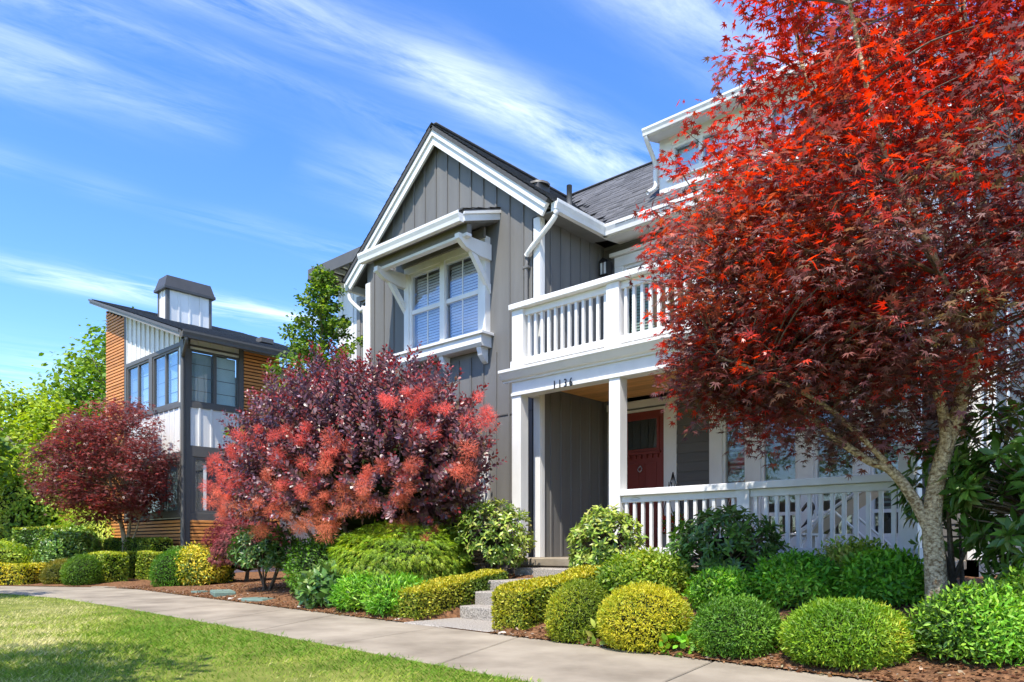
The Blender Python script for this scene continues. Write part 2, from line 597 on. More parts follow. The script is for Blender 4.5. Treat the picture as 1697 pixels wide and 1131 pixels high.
def blob_core(name, centre, radii, mat, parent, k=0.8, squash=True):  # solid core put in so light does not pass through the leaves
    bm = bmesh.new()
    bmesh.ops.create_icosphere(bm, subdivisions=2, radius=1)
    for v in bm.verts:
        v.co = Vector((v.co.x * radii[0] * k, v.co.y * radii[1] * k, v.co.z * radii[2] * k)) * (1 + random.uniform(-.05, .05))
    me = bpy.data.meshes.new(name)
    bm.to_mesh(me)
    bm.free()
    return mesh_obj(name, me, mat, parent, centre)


def ellipsoid_points(n, c, r, depth=0.18, lump=None, amp=0.08, zmin=-0.55):
    d = rand_dirs(int(n * 1.6))
    d = d[d[:, 2] > zmin][:n]
    rad = 1 - np.abs(RNG.normal(size=len(d))) * depth
    rad = np.clip(rad, 0.35, 1.1)
    R = np.array(r, float)
    P = d * R
    if lump is not None:
        rad = rad * (1 + amp * lump(P))
    nrm = norm(d / R)
    return np.array(c) + P * rad[:, None], nrm


def shrub(name, label, cat, base, c, r, n, tmpl, size, cols, mat, group=None, mode='out', depth=0.16, amp=0.07, lumpscale=6.0, core=0.78, stems=0, jit=0.18,
          patch=4.0, stem_mat='dark_bark', zmin=-0.6, spiky=0.0):
    """A leafy bush. c is the centre above the base, r its radii."""
    root = thing(name, label, cat, base, group)
    c = (base[0] + c[0], base[1] + c[1], base[2] + c[2])
    lump = Lumps(lumpscale)
    P, nr = ellipsoid_points(n, c, r, depth, lump, amp, zmin)
    n = len(P)
    up = np.array((0, 0, 1.0))
    rd = rand_dirs(n)
    if mode == 'out':        # leaves pointing outwards and up, as on clipped heather or box
        D = nr * 0.55 + up * 0.25 + rd * 0.9
        N = nr * 0.9 + rand_dirs(n) * 0.6 + up * 0.35
    elif mode == 'flat':     # leaves showing their faces to the light
        D = np.cross(nr, rd) + nr * 0.45 + up * 0.1
        N = nr * 0.9 + up * 0.5 + rd * 0.35
    else:                    # hanging sprays
        D = nr * 0.6 - up * 0.55 + rd * 0.35
        N = nr + up * 0.4 + rd * 0.3
    if spiky:
        P = P + nr * (RNG.random((n, 1)) ** 3) * spiky
    SC = size * RNG.uniform(0.7, 1.25, n)
    C = palette(n, cols, jit, Lumps(patch), P)
    scatter('foliage', tmpl, P, D, N, SC, C, mat, root, base)
    if core:
        blob_core('light_block_core', c, r, M['core'], root, core)
    if stems:
        ps = []
        for i in range(stems):
            a = random.uniform(0, 6.28)
            tip = Vector((c[0] + math.cos(a) * r[0] * 0.6, c[1] + math.sin(a) * r[1] * 0.6, c[2] + r[2] * 0.1))
            b = Vector(base) + Vector((math.cos(a) * .04, math.sin(a) * .04, -0.05))
            mid = (b + tip) / 2 + Vector((random.uniform(-.05, .05), random.uniform(-.05, .05), -0.03))
            ps.append((smooth_path([b, mid, tip], 4), np.linspace(0.022, 0.008, 9)))
        tubes('stem', ps, M[stem_mat], root, base, 6)
    return root


def box_hedge(name, label, cat, corners, z0, z1, n, tmpl, size, cols, mat, group=None, ramp=None, round_=0.06, depth=0.03, jit=0.18, bulge=0.03, top=None):
    """A clipped hedge: rectangle given by two ends (x,y) and a width; ramp lets the top climb with the ground."""
    (xa, ya), (xb, yb), wid = corners
    L = math.hypot(xb - xa, yb - ya)
    ux, uy = (xb - xa) / L, (yb - ya) / L
    vx, vy = -uy, ux
    root = thing(name, label, cat, ((xa + xb) / 2, (ya + yb) / 2, z0), group)
    r0, r1 = ramp or (0, 0)
    H = z1 - z0
    areas = np.array([L * wid, L * H, L * H, wid * H, wid * H])
    cnt = (areas / areas.sum() * n).astype(int)
    pts, nrs = [], []
    for k, m in enumerate(cnt):
        a, b = RNG.random(m), RNG.random(m)
        if k == 0:
            p = np.stack([a * L, (b - .5) * wid, np.full(m, H)], 1); q = np.tile((0, 0, 1.0), (m, 1))
        elif k in (1, 2):
            s = 1 if k == 1 else -1
            p = np.stack([a * L, np.full(m, s * wid / 2), b * H], 1); q = np.tile((0, s, 0.0), (m, 1))
        else:
            s = 1 if k == 3 else -1
            p = np.stack([np.full(m, L if s > 0 else 0), (a - .5) * wid, b * H], 1); q = np.tile((s, 0, 0.0), (m, 1))
        pts.append(p); nrs.append(q)
    p, q = np.concatenate(pts), np.concatenate(nrs)
    # round the edges
    lo = np.array((round_, -wid / 2 + round_, -9)); hi = np.array((L - round_, wid / 2 - round_, H - round_))
    inner = np.clip(p, lo, hi)
    d = p - inner
    ln = np.linalg.norm(d, axis=1, keepdims=True)
    p = np.where(ln > 1e-6, inner + d / np.maximum(ln, 1e-6) * np.minimum(ln, round_), p)
    q = norm(q + d / np.maximum(ln, 1e-6) * 0.6)
    lump = Lumps(5.0)
    p = p + q * (bulge * lump(p * 1.0)[:, None]) - q * np.abs(RNG.normal(size=(len(p), 1))) * depth
    # ground taper and ramp
    t = np.clip(p[:, 0] / L, 0, 1)
    rz = r0 + (r1 - r0) * t
    W = np.stack([xa + ux * p[:, 0] + vx * p[:, 1], ya + uy * p[:, 0] + vy * p[:, 1], z0 + p[:, 2] + rz], 1)
    Q = np.stack([ux * q[:, 0] + vx * q[:, 1], uy * q[:, 0] + vy * q[:, 1], q[:, 2]], 1)
    m = len(W)
    rd = rand_dirs(m)
    D = Q * 0.7 + rd * 0.8 + np.array((0, 0, 0.35))
    N = Q + rd * 0.55 + np.array((0, 0, 0.25))
    C = palette(m, cols, jit, Lumps(3.0), W)
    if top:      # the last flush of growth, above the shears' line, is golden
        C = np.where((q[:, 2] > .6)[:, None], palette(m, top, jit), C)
    scatter('foliage', tmpl, W, D, N, size * RNG.uniform(.7, 1.25, m), C, mat, root, root.location)
    e = 0.035
    cor = [(e, -wid / 2 + e), (L - e, -wid / 2 + e), (L - e, wid / 2 - e), (e, wid / 2 - e)]
    vv = []
    for zz in (0, H - e):
        for (a, b) in cor:
            tt = a / L
            vv.append((xa + ux * a + vx * b, ya + uy * a + vy * b, z0 + zz + r0 + (r1 - r0) * tt))
    poly('light_block_core', vv, BOXF, M['core'], root)
    return root


def grow_tree(name, label, cat, base, limbs, clumps, per, tmpl, size, cols, mat, bark, pad=(0.4, 0.16), droop=0.3, group=None, patch=1.6, jit=0.2, twig=0.012, flat=0.55,
              twig_bark=None, low_cols=None, zrange=None):
    """limbs: list of (points, r0, r1). clumps: array of pad centres. Twigs run from the limbs to the pads."""
    root = thing(name, label, cat, base, group)
    paths, nodes = [], []
    for pts, r0, r1 in limbs:
        sp = smooth_path(pts, 5)
        rr = np.linspace(r0, r1, len(sp))
        paths.append((sp, rr))
        nodes += [p for p in sp]
    tubes('trunk', paths[:1], M[bark], root, base, 10)
    limb_paths = paths[1:]
    NA = np.array([tuple(p) for p in nodes])
    twigs = []
    for c in clumps[::2]:
        d = np.linalg.norm(NA - c, axis=1) + np.maximum(0, NA[:, 2] - c[2] + 0.1) * 2.0 + np.maximum(0, base[2] + 0.9 - NA[:, 2]) * 3
        a = Vector(NA[d.argmin()])
        b = Vector(c)
        mid = (a + b) / 2 + Vector((0, 0, 0.1 * (b - a).length))
        sp = smooth_path([a, mid, b], 3)
        twigs.append((sp, np.linspace(twig * 1.6, twig * 0.5, len(sp))))
    tubes('limb', limb_paths, M[bark], root, base, 8)
    tubes('twigs', twigs, M[twig_bark or bark], root, base, 5)['kind'] = 'stuff'
    m = len(clumps)
    n = m * per
    ci = np.repeat(np.arange(m), per)
    ang = RNG.uniform(0, 6.28, n)
    rad = np.sqrt(RNG.random(n))
    csz = RNG.uniform(0.65, 1.25, m)[ci]
    off = np.stack([np.cos(ang) * rad * pad[0], np.sin(ang) * rad * pad[0], RNG.normal(size=n) * pad[1] - rad * rad * pad[0] * droop], 1) * csz[:, None]
    P = clumps[ci] + off
    out = norm(off * np.array((1, 1, 0.2)) + 1e-6)
    rd = rand_dirs(n)
    D = out + np.array((0, 0, -0.35)) + rd * 0.6
    N = np.array((0, 0, 1.0)) + rd * flat + out * 0.25
    cl = palette(m, cols, 0.0, Lumps(patch), clumps)
    C2 = palette(n, cols, jit)
    if low_cols:      # lower clumps more often draw from the bronze and purple palette
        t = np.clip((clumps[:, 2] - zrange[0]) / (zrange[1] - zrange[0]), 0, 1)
        bronzed = RNG.random(m) > t
        cl = np.where(bronzed[:, None], palette(m, low_cols, .1), cl)
        C2 = np.where(bronzed[ci][:, None], palette(n, low_cols, jit), C2)
    C = (cl[ci] * 0.55 + C2 * 0.45) * (1 + RNG.normal(size=(n, 1)) * jit)
    scatter('crown', tmpl, P, D, N, size * RNG.uniform(.5, 1.25, n), C, mat, root, base)
    return root


def crown_clumps(n, c, r_low, r_up, inner=0.45, lump=None, amp=0.15, power=0.6):
    d = rand_dirs(n)
    rad = inner + (1 - inner) * RNG.random(n) ** power
    P = d * np.array(r_low)
    up = d[:, 2] > 0
    P[up, 2] = d[up, 2] * r_up
    if lump is not None:
        rad = rad * (1 + amp * lump(P))
    return np.array(c) + P * rad[:, None]


T_OVAL = tmpl_oval()
T_LONG = tmpl_oval(0.15, 0.05, 0.16)
T_ROUND = tmpl_oval(0.36, 0.05, 0.06)
T_SMALL = tmpl_small()
T_NARROW = tmpl_small(0.13, 0.04)
T_MAPLE = tmpl_maple()
T_MAPLE5 = tmpl_maple(((0, 1.0), (45, .85), (95, .55)), 0.34)
T_BLADE = tmpl_blade()
T_FIBRE = tmpl_fibre()

# ------------------------------------------------------------------ the setting: ground, lawn, sidewalk, planting bed
BACK = [(-26, 1.6), (-22, 3.6), (-19.6, 4.9), (-18.7, 5.4), (-17.8, 5.95), (-16.2, 6.25), (-13.65, 6.05), (-9, 5.72), (-4.86, 5.45), (-1.9, 5.25), (6, 4.75)]
FRONT = [(-26, -0.4), (-21, 2.0), (-19, 3.1), (-16.9, 3.97), (-14.7, 4.3), (-11.7, 4.25), (-7.6, 4.03), (-4.2, 3.78), (-1.0, 3.57), (6, 3.1)]
bx_, by_ = np.array([p[0] for p in BACK]), np.array([p[1] for p in BACK])
fx_, fy_ = np.array([p[0] for p in FRONT]), np.array([p[1] for p in FRONT])


def yback(x):
    return np.interp(x, bx_, by_)


def yfront(x):
    return np.interp(x, fx_, fy_)


def bed_z(x, y):
    d = np.maximum(0.0, y - yback(x))
    s = np.interp(x, (-16, -12, -9, -6), (0.05, 0.1, 0.16, 0.24))
    t = np.interp(x, (-16, -12, -9, -6), (0.2, 0.3, 0.4, 0.5))
    return 0.012 + np.minimum(d * s, t)


g = bpy.data.meshes.new('ground')
g.from_pydata([(-900, -900, 0), (900, -900, 0), (900, 900, 0), (-900, 900, 0)], [], [(0, 1, 2, 3)])
tag(mesh_obj('ground', g, M['far_turf'], None, (0, 0, -0.12)), kind='structure')


def strip_mesh(name, xs, ys_fn, rows, zfn, mat, parent=None):
    """Sheet over columns xs; each column has rows of y from ys_fn(x)."""
    V, F = [], []
    for x in xs:
        a, b = ys_fn(x)
        for k in range(rows):
            y = a + (b - a) * (k / (rows - 1)) ** 1.4
            V.append((x, y, float(zfn(x, y))))
    for i in range(len(xs) - 1):
        for k in range(rows - 1):
            F.append((i * rows + k, (i + 1) * rows + k, (i + 1) * rows + k + 1, i * rows + k + 1))
    me = bpy.data.meshes.new(name)
    me.from_pydata(V, [], F)
    for p in me.polygons:
        p.use_smooth = True
    return mesh_obj(name, me, mat, parent, (0, 0, 0))


bl = Lumps(3.0)
bl2 = Lumps(11.0)


def bedh(x, y):
    p = np.array([[x, y, 0.0]])
    d = max(0.0, y - float(yback(x)))
    if -6.72 < x < -5.3 and d > 0.02 and y < 8.4:
        return -0.07
    return float(bed_z(x, y)) + min(1, d * 3) * (0.02 * float(bl(p)[0]) + 0.012 * float(bl2(p)[0]))


tag(strip_mesh('planting_bed', np.arange(-30, 6.01, 0.16), lambda x: (float(yback(x)), 16.0), 46, bedh, M['mulch']), kind='structure')
tag(strip_mesh('lawn', np.arange(-40, 6.01, 0.5), lambda x: (-14.0, float(yfront(x))), 20, lambda x, y: -0.012 - 0.02 * math.sin(x * .7 + y * .5) * (1 if y < yfront(x) - .5 else 0), M['turf']), kind='structure')
far_lawn = bpy.data.meshes.new('far_lawn')
far_lawn.from_pydata([(-80, -60, 0), (40, -60, 0), (40, 60, 0), (-80, 60, 0)], [], [(0, 1, 2, 3)])
tag(mesh_obj('far_lawn', far_lawn, M['turf'], None, (0, 0, -0.09)), kind='structure')

# sidewalk: one slab per bay, joints open; joints run a little askew as they do in the photograph
side = bpy.data.objects.new('sidewalk', None)
register(side, None, (-6, 4.8, -0.1))
tag(side, kind='structure')
joints = [(4.6, 3.7), (2.4, 2.0), (0.9, 0.55), (-0.9, -0.75), (-2.75, -2.45), (-4.9, -4.2), (-6.14, -5.75), (-8.3, -7.3), (-9.6, -8.6), (-11.3, -10.4), (-13.0, -12.2), (-14.8, -14.0), (-16.4, -15.8), (-17.9, -17.6), (-19.3, -19.6), (-20.8, -21.6), (-22.6, -23.6)]
for (b0, f0), (b1, f1) in zip(joints[:-1], joints[1:]):
    gp = 0.009
    n = 6
    tops = []
    for k in range(n + 1):
        t = k / n
        xb, xf = b0 - gp + (b1 + gp - b0 + gp) * t, f0 - gp + (f1 + gp - f0 + gp) * t
        tops.append(((xb, float(yback(xb)) + 0.02, 0.0), (xf, float(yfront(xf)), 0.0)))
    V, F = [], []
    for (p, q) in tops:
        V += [p, q, (p[0], p[1], -0.1), (q[0], q[1], -0.1)]
    for k in range(n):
        a, b = 4 * k, 4 * k + 4
        F += [(a, a + 1, b + 1, b), (a, b, b + 2, a + 2), (a + 1, a + 3, b + 3, b + 1)]
    F += [(0, 2, 3, 1), (4 * n, 4 * n + 1, 4 * n + 3, 4 * n + 2)]
    o = poly('slab', V, F, M['concrete'], side, origin=((b0 + b1) / 2, 4.9, -0.1))
    bv = o.modifiers.new('edge', 'BEVEL')
    bv.width = 0.008
    bv.segments = 1
    bv.limit_method = 'ANGLE'
path = poly('garden_path', [(-17.9, 5.9, .016), (-16.75, 6.2, .016), (-17.3, 9.0, .04), (-18.4, 9.0, .04), (-17.9, 5.9, -.05), (-16.75, 6.2, -.05), (-17.3, 9.0, -.05), (-18.4, 9.0, -.05)],
            [(0, 1, 2, 3), (0, 1, 5, 4), (1, 2, 6, 5), (2, 3, 7, 6), (3, 0, 4, 7)], M['concrete'], None)
tag(path, kind='structure')

# front steps of washed aggregate
steps = thing('front_steps', 'washed aggregate concrete steps between two clipped hedges up to the porch', 'steps', (-6.1, 6.3, 0))
box('landing', -6.75, -5.35, 5.53, 6.34, -0.08, 0.014, M['aggregate'], steps, 0.01)
box('step', -6.62, -5.35, 6.3, 6.66, -0.1, 0.165, M['aggregate'], steps, 0.012)
box('step', -6.66, -5.35, 6.6, 7.0, -0.1, 0.325, M['aggregate'], steps, 0.012)
box('step', -6.8, -5.35, 6.95, 7.95, -0.1, 0.45, M['aggregate'], steps, 0.012)
box('step', -7.15, -5.35, 7.88, 8.3, -0.1, 0.585, M['aggregate'], steps, 0.012)

# mulch chips lying on the bed (nobody could count them)
n = 26000
x = RNG.uniform(-17, 2.5, n)
x = x[(x < -6.85) | (x > -5.3)]
n = len(x)
y = yback(x) + RNG.random(n) ** 1.5 * 2.6 - 0.03
z = bed_z(x, y) + 0.004
P = np.stack([x, y, z], 1)
rd = rand_dirs(n)
D = rd * np.array((1, 1, 0.25))
N = np.array((0, 0, 1.0)) + rand_dirs(n) * 0.6
C = palette(n, [(4, (0.11, 0.05, 0.025)), (3, (0.2, 0.1, 0.045)), (2, (0.32, 0.18, 0.09)), (1, (0.42, 0.33, 0.24))], 0.25)
bark_chips = scatter('bark_chips', tmpl_oval(0.3, 0.05, 0.05), P, D, N, RNG.uniform(0.015, 0.05, n), C, M['plume'], None, (-6, 6, 0))
tag(bark_chips, 'loose bark chips and dry leaf litter covering the planting bed', 'mulch', kind='stuff')

# grass: blades, denser towards the viewer, patches of dry straw colour
n = 330000
d = 3.6 + 15 * RNG.random(n) ** 1.75
lat = RNG.uniform(-0.86, 0.6, n)
fw = np.array((-0.67415, 0.7386)); rt = np.array((0.7386, 0.67415))
xy = fw[None] * d[:, None] + rt[None] * (lat * d)[:, None]
edge = yfront(xy[:, 0]) + 0.035 * np.sin(xy[:, 0] * 9) + 0.02 * np.sin(xy[:, 0] * 31)
ok = (xy[:, 1] < edge) & (xy[:, 1] > -6)
xy = xy[ok]
n = len(xy)
P = np.stack([xy[:, 0], xy[:, 1], np.full(n, -0.03)], 1)
l1, l2, l3 = Lumps(1.1), Lumps(3.2), Lumps(8)
dry = 0.44 + 0.62 * l1(P * np.array((0.7, 1.6, 0))) + 0.35 * l2(P) + 0.2 * l3(P)
# lusher along the sidewalk edge
dry = dry - 0.75 * np.exp(-((edge[ok] - xy[:, 1]) / 0.45) ** 2)
u = np.clip(dry + RNG.normal(size=n) * 0.28, 0, 1)[:, None]
gr = np.array((0.14, 0.26, 0.018)); mid = np.array((0.36, 0.42, 0.05)); st = np.array((0.66, 0.58, 0.27))
C = np.where(u < 0.5, gr + (mid - gr) * u * 2, mid + (st - mid) * (u * 2 - 1)) * (1 + RNG.normal(size=(n, 1)) * 0.16)
rd = rand_dirs(n)
D = np.array((0, 0, 1.0)) + rd * np.array((0.75, 0.75, 0.1))
N = rd * np.array((1, 1, 0.1)) + np.array((0, 0, 0.3))
hgt = RNG.uniform(0.035, 0.075, n)
grass = scatter('grass', tmpl_blade(), P, D, N, hgt, C, M['grass'], None, (-6, 1, 0))
tag(grass, 'short mown grass with straw coloured dry patches beside the sidewalk', 'grass', kind='stuff')

# irrigation box lids and loose stones at the bed's edge
def valve_box(label, x, y, z, a, l, w, h):
    root = thing('valve_box', label, 'valve box', (x, y, z), 'irrigation boxes at the edge of the bed')
    me = box_mesh(l, w, h, M['lid'], 0.012)
    mesh_obj('body', me, None, root, (x, y, z + h / 2), (0, 0, a))
    me = box_mesh(l * .94, w * .92, 0.012, M['lid'], 0.004)
    lid = mesh_obj('lid', me, None, root, (x, y, z + h + 0.005), (0, 0, a))
    me = box_mesh(0.05, 0.014, 0.008, M['black'], 0.002)
    mesh_obj('finger_slot', me, None, lid, (x, y, z + h + 0.012), (0, 0, a))
    return root


valve_box('large flat green plastic valve box lid beside the sidewalk', -12.75, 6.35, 0.0, -0.35, 0.72, 0.36, 0.1)
valve_box('pale green valve box lid under the dark rhododendron, nearest the steps', -11.0, 6.08, 0.0, 0.2, 0.5, 0.3, 0.06)
valve_box('small round-cornered green lid just beyond the large valve box', -13.75, 6.4, 0.0, 0.1, 0.26, 0.22, 0.05)


def rock(label, x, y, z, s):
    bm = bmesh.new()
    bmesh.ops.create_icosphere(bm, subdivisions=2, radius=1)
    k = random.uniform(0, 9)
    for v in bm.verts:
        f = 1 + 0.22 * math.sin(v.co.x * 3 + k) * math.cos(v.co.y * 2.6 + k) + random.uniform(-.05, .05)
        v.co = Vector((v.co.x * s * f, v.co.y * s * .75 * f, v.co.z * s * .5 * f))
    me = bpy.data.meshes.new('stone')
    bm.to_mesh(me); bm.free()
    o = mesh_obj('stone', me, M['stone'], None, (x, y, z + s * 0.2), (0, 0, random.uniform(0, 3)))
    tag(o, label, 'stone', 'loose stones along the bed edge')


for i in range(14):
    x = random.uniform(-12.6, -9.2)
    rock('small pale stone in the bare mulch near the valve boxes', x, float(yback(x)) + random.uniform(0.06, 0.5), 0.02, random.uniform(0.02, 0.05))
rock('pale stone at the sidewalk edge beside the left hedge of the steps', -7.0, 5.64, 0.0, 0.05)
rock('rounded stone below the front end of the hedge right of the steps', -5.15, 5.5, 0.0, 0.05)
rock('flat tan stone on the mulch between the first two clipped domes', -3.85, 5.42, 0.0, 0.04)
# ------------------------------------------------------------------ helpers for buildings
def FF(plane):
    """Front face (looking towards -Y): u runs along X, n outwards."""
    return lambda u0, u1, n0, n1, z0, z1: (u0, u1, plane - n1, plane - n0, z0, z1)


def SF(plane):
    """Side face (looking towards +X): u runs along Y."""
    return lambda u0, u1, n0, n1, z0, z1: (plane + n0, plane + n1, u0, u1, z0, z1)


def wall_boxes(face, u0, u1, z0, z1, holes, th):
    us = sorted({u0, u1, *[h[0] for h in holes], *[h[1] for h in holes]})
    out = []
    for a, b in zip(us[:-1], us[1:]):
        hs = sorted([(h[2], h[3]) for h in holes if h[0] < (a + b) / 2 < h[1]])
        z = z0
        for h0, h1 in hs:
            if h0 > z:
                out.append(face(a, b, -th, 0, z, h0))
            z = h1
        if z < z1:
            out.append(face(a, b, -th, 0, z, z1))
    return out


def blind_mesh(name, face, u0, u1, z0, z1, n, mat, parent, pitch=0.05, tilt=0.52):
    """A venetian blind: tilted slats n metres behind the wall face."""
    lst, z = [], z0 + 0.01
    V, F = [], []
    while z < z1:
        a = face(u0, u1, -n - 0.011, -n + 0.011, z, z)
        k = len(V)
        dzt = 0.024 * tilt * 2
        if a[0] == u0:      # front face
            V += [(a[0], a[2], z - dzt), (a[1], a[2], z - dzt), (a[1], a[3], z + dzt), (a[0], a[3], z + dzt)]
        else:
            V += [(a[1], a[2], z - dzt), (a[1], a[3], z - dzt), (a[0], a[3], z + dzt), (a[0], a[2], z + dzt)]
        F.append((k, k + 1, k + 2, k + 3))
        z += pitch
    return poly(name, V, F, mat, parent)


def window(parent, face, u0, u1, z0, z1, mat, cols=1, rows=1, trim=0.0, proud=0.03, fr=0.045, rec=0.04, glass='glass', blind=None, muntin=0, label=None, split=None, hrail=None, sheet=None,
           sheet_bars=0, name='window'):
    """Window in an opening: frame with sashes; each pane, blind and trim a sub-part."""
    lst = [face(u0, u1, -rec - .05, -rec + .03, z0, z0 + fr), face(u0, u1, -rec - .05, -rec + .03, z1 - fr, z1),
           face(u0, u0 + fr, -rec - .05, -rec + .03, z0 + fr, z1 - fr), face(u1 - fr, u1, -rec - .05, -rec + .03, z0 + fr, z1 - fr)]
    us = [u0 + (u1 - u0) * i / cols for i in range(cols + 1)] if split is None else [u0, *split, u1]
    zs = [z0 + (z1 - z0) * i / rows for i in range(rows + 1)] if hrail is None else [z0, *hrail, z1]
    for u in us[1:-1]:
        lst.append(face(u - fr * .8, u + fr * .8, -rec - .046, -rec + .026, z0 + fr, z1 - fr))
    for a, b in zip(us[:-1], us[1:]):
        aa = a + (fr if a == u0 else fr * .8)
        bb = b - (fr if b == u1 else fr * .8)
        for z in zs[1:-1]:
            lst.append(face(aa, bb, -rec - .04, -rec + .02, z - fr * .6, z + fr * .6))
        if muntin:
            for k in range(1, muntin + 1):
                u = aa + (bb - aa) * k / (muntin + 1)
                lst.append(face(u - .009, u + .009, -rec - .02, -rec + .0, z0 + fr, z1 - fr))
    w = boxes(name, lst, mat, parent)
    if label:
        w['label'] = label
    for i, (a, b) in enumerate(zip(us[:-1], us[1:])):
        for j, (c, d) in enumerate(zip(zs[:-1], zs[1:])):
            box('pane', *face(a + .02, b - .02, -rec - .012, -rec - .006, c + .01, d - .01), M[glass], w, 0)
        if blind:
            blind_mesh('blind', face, a + fr, b - fr, z0 + fr, z1 - fr, rec + .11, M[blind], w)
        if sheet:
            sm = sheet[i % len(sheet)]
            if sm:
                box('shade_or_dark_sheet', *face(a + fr, b - fr, -rec - .12, -rec - .1, z0 + fr, z1 - fr), M[sm], w, 0)  # interior_dark sheets paint the unlit room's darkness behind the glass
                for k in range(1, sheet_bars + 1):
                    z = z0 + (z1 - z0) * k / (sheet_bars + 1)
                    box('shade_bar', *face(a + fr, b - fr, -rec - .098, -rec - .092, z - .008, z + .008), M['dark_trim'], w, 0)
    if trim:
        t = trim
        box('trim', *face(u0 - t, u0, -.02, proud, z0, z1), mat, w)
        box('trim', *face(u1, u1 + t, -.02, proud, z0, z1), mat, w)
        box('trim', *face(u0 - t, u1 + t, -.02, proud + .004, z1, z1 + t), mat, w)
        box('trim', *face(u0 - t, u1 + t, -.02, proud + .004, z0 - t * .8, z0), mat, w)
    return w


def battens(face, us, zlo, zhi_fn, mat, parent, wdt=0.045, proud=0.02, holes=(), n0=-0.002):
    for u in us:
        segs = [(zlo, zhi_fn(u))]
        for h in holes:
            if h[0] - wdt / 2 < u < h[1] + wdt / 2:
                new = []
                for a, b in segs:
                    if h[2] > a:
                        new.append((a, min(b, h[2])))
                    if h[3] < b:
                        new.append((max(a, h[3]), b))
                segs = [s for s in new if s[1] - s[0] > 0.05]
        for a, b in segs:
            box('batten', *face(u - wdt / 2, u + wdt / 2, n0, proud, a, b), mat, parent, 0.003)


def gutter(name, p, q, mat, parent, h=0.13, d=0.12, out=(0, -1)):
    """A gutter trough along p-q; out is the horizontal direction away from the eave."""
    p, q = Vector(p), Vector(q)
    ox, oy = out
    prof = [(0, 0), (d * .72, 0), (d * .8, h * .35), (d, h * .72), (d, h), (d - .012, h), (d - .014, h * .8), (0.0, h * .8)]
    n = len(prof)
    V = [(a.x + ox * s, a.y + oy * s, a.z + t) for a in (p, q) for s, t in prof]
    F = [tuple(range(n)), tuple(range(2 * n - 1, n - 1, -1))] + [(i, (i + 1) % n, n + (i + 1) % n, n + i) for i in range(n)]
    return poly(name, V, F, mat, parent)


def pipe(name, pts, mat, parent, r=0.035, sides=8, smooth=3):
    sp = smooth_path(pts, smooth) if smooth > 1 else [Vector(p) for p in pts]
    return tubes(name, [(sp, [r] * len(sp))], mat, parent, pts[0], sides)


# ------------------------------------------------------------------ the grey house
HX, HY = -7.53, 8.9            # right front corner of the gabled wing
GL = -11.95                    # its left corner
RX, RZ = -9.84, 8.25           # ridge
EZ_, EXR, EXL = 6.14, -7.2, -12.46
SL = (RZ - EZ_) / (EXR - RX)
BY = 10.6                      # wall behind porch and balcony
RE = -1.95                     # right end of the house
FLOOR, DECK = 0.72, 3.57
house = thing('grey_house', 'two storey grey board and batten house with white trim, gable and porch', 'house', (-6.5, 10.6, 0.0))
Ff, Sf, Bf, Rf = FF(HY), SF(HX), FF(BY), SF(RE)


def roof_under(x):
    return RZ - 0.14 - abs(x - RX) * SL


# gable front wall with the window opening
gh = [(-10.58, -8.72, 4.42, 5.84)]
gwall = boxes('wall', wall_boxes(Ff, GL, HX, 0.0, 5.78, gh, 0.16), M['grey'], house, (RX, HY, 0))
zc = roof_under(HX)
prism('wall', [(GL, 5.78), (HX, 5.78), (HX, roof_under(HX)), (RX, roof_under(RX)), (GL, roof_under(GL))], 'y', HY, HY + 0.16, M['grey'], house)
us = [GL + 0.22 + 0.296 * i for i in range(15)]
lower_win = (-9.85, -8.73, 1.0, 2.3)
battens(Ff, [u for u in us if u < HX - .16], 0.3, lambda u: roof_under(u) - .02, M['grey_batten'], gwall, 0.04, 0.02, [(-10.86, -8.46, 4.08, 6.3), (lower_win[0] - .12, lower_win[1] + .12, .8, 2.5)])
# belly joint between storeys
box('belt_joint', GL, HX - .15, HY - .012, HY + .01, 3.02, 3.04, M['dark_trim'], house, 0)
# side walls of the wing
swall = boxes('wall', wall_boxes(Sf, HY, BY + .2, 0.2, 6.05, [], 0.16), M['grey'], house, (HX, HY, 0))
battens(Sf, [9.16 + .26 * i for i in range(6)], FLOOR, lambda u: 3.34, M['grey_batten'], swall, 0.04, 0.02)
battens(Sf, [9.16 + .26 * i for i in range(6)], DECK, lambda u: 6.0, M['grey_batten'], swall, 0.04, 0.02)
boxes('wall', [(GL, GL + .16, HY + .16, 15.0, 0, 6.0), (GL, RE, 14.85, 15.0, 0, 6.0)], M['grey'], house, (GL, 12, 0))
# corner boards
box('corner_board', HX - .115, HX + .024, HY - .03, HY + .008, FLOOR, 6.02, M['white_trim'], house)
box('corner_board', HX - .002, HX + .026, HY + .008, HY + .085, FLOOR, 6.02, M['white_trim'], house)
box('corner_board', GL - .024, GL + .11, HY - .03, HY + .008, 0.1, 6.02, M['white_trim'], house)
# lower window on the gable wall, half hidden by the smoke bush
window(house, FF(HY - .02), *lower_win, M['white_trim'], cols=1, rows=1, trim=0.11, glass='glass_dim', sheet=['interior_dark'], rec=-.03, name='window')
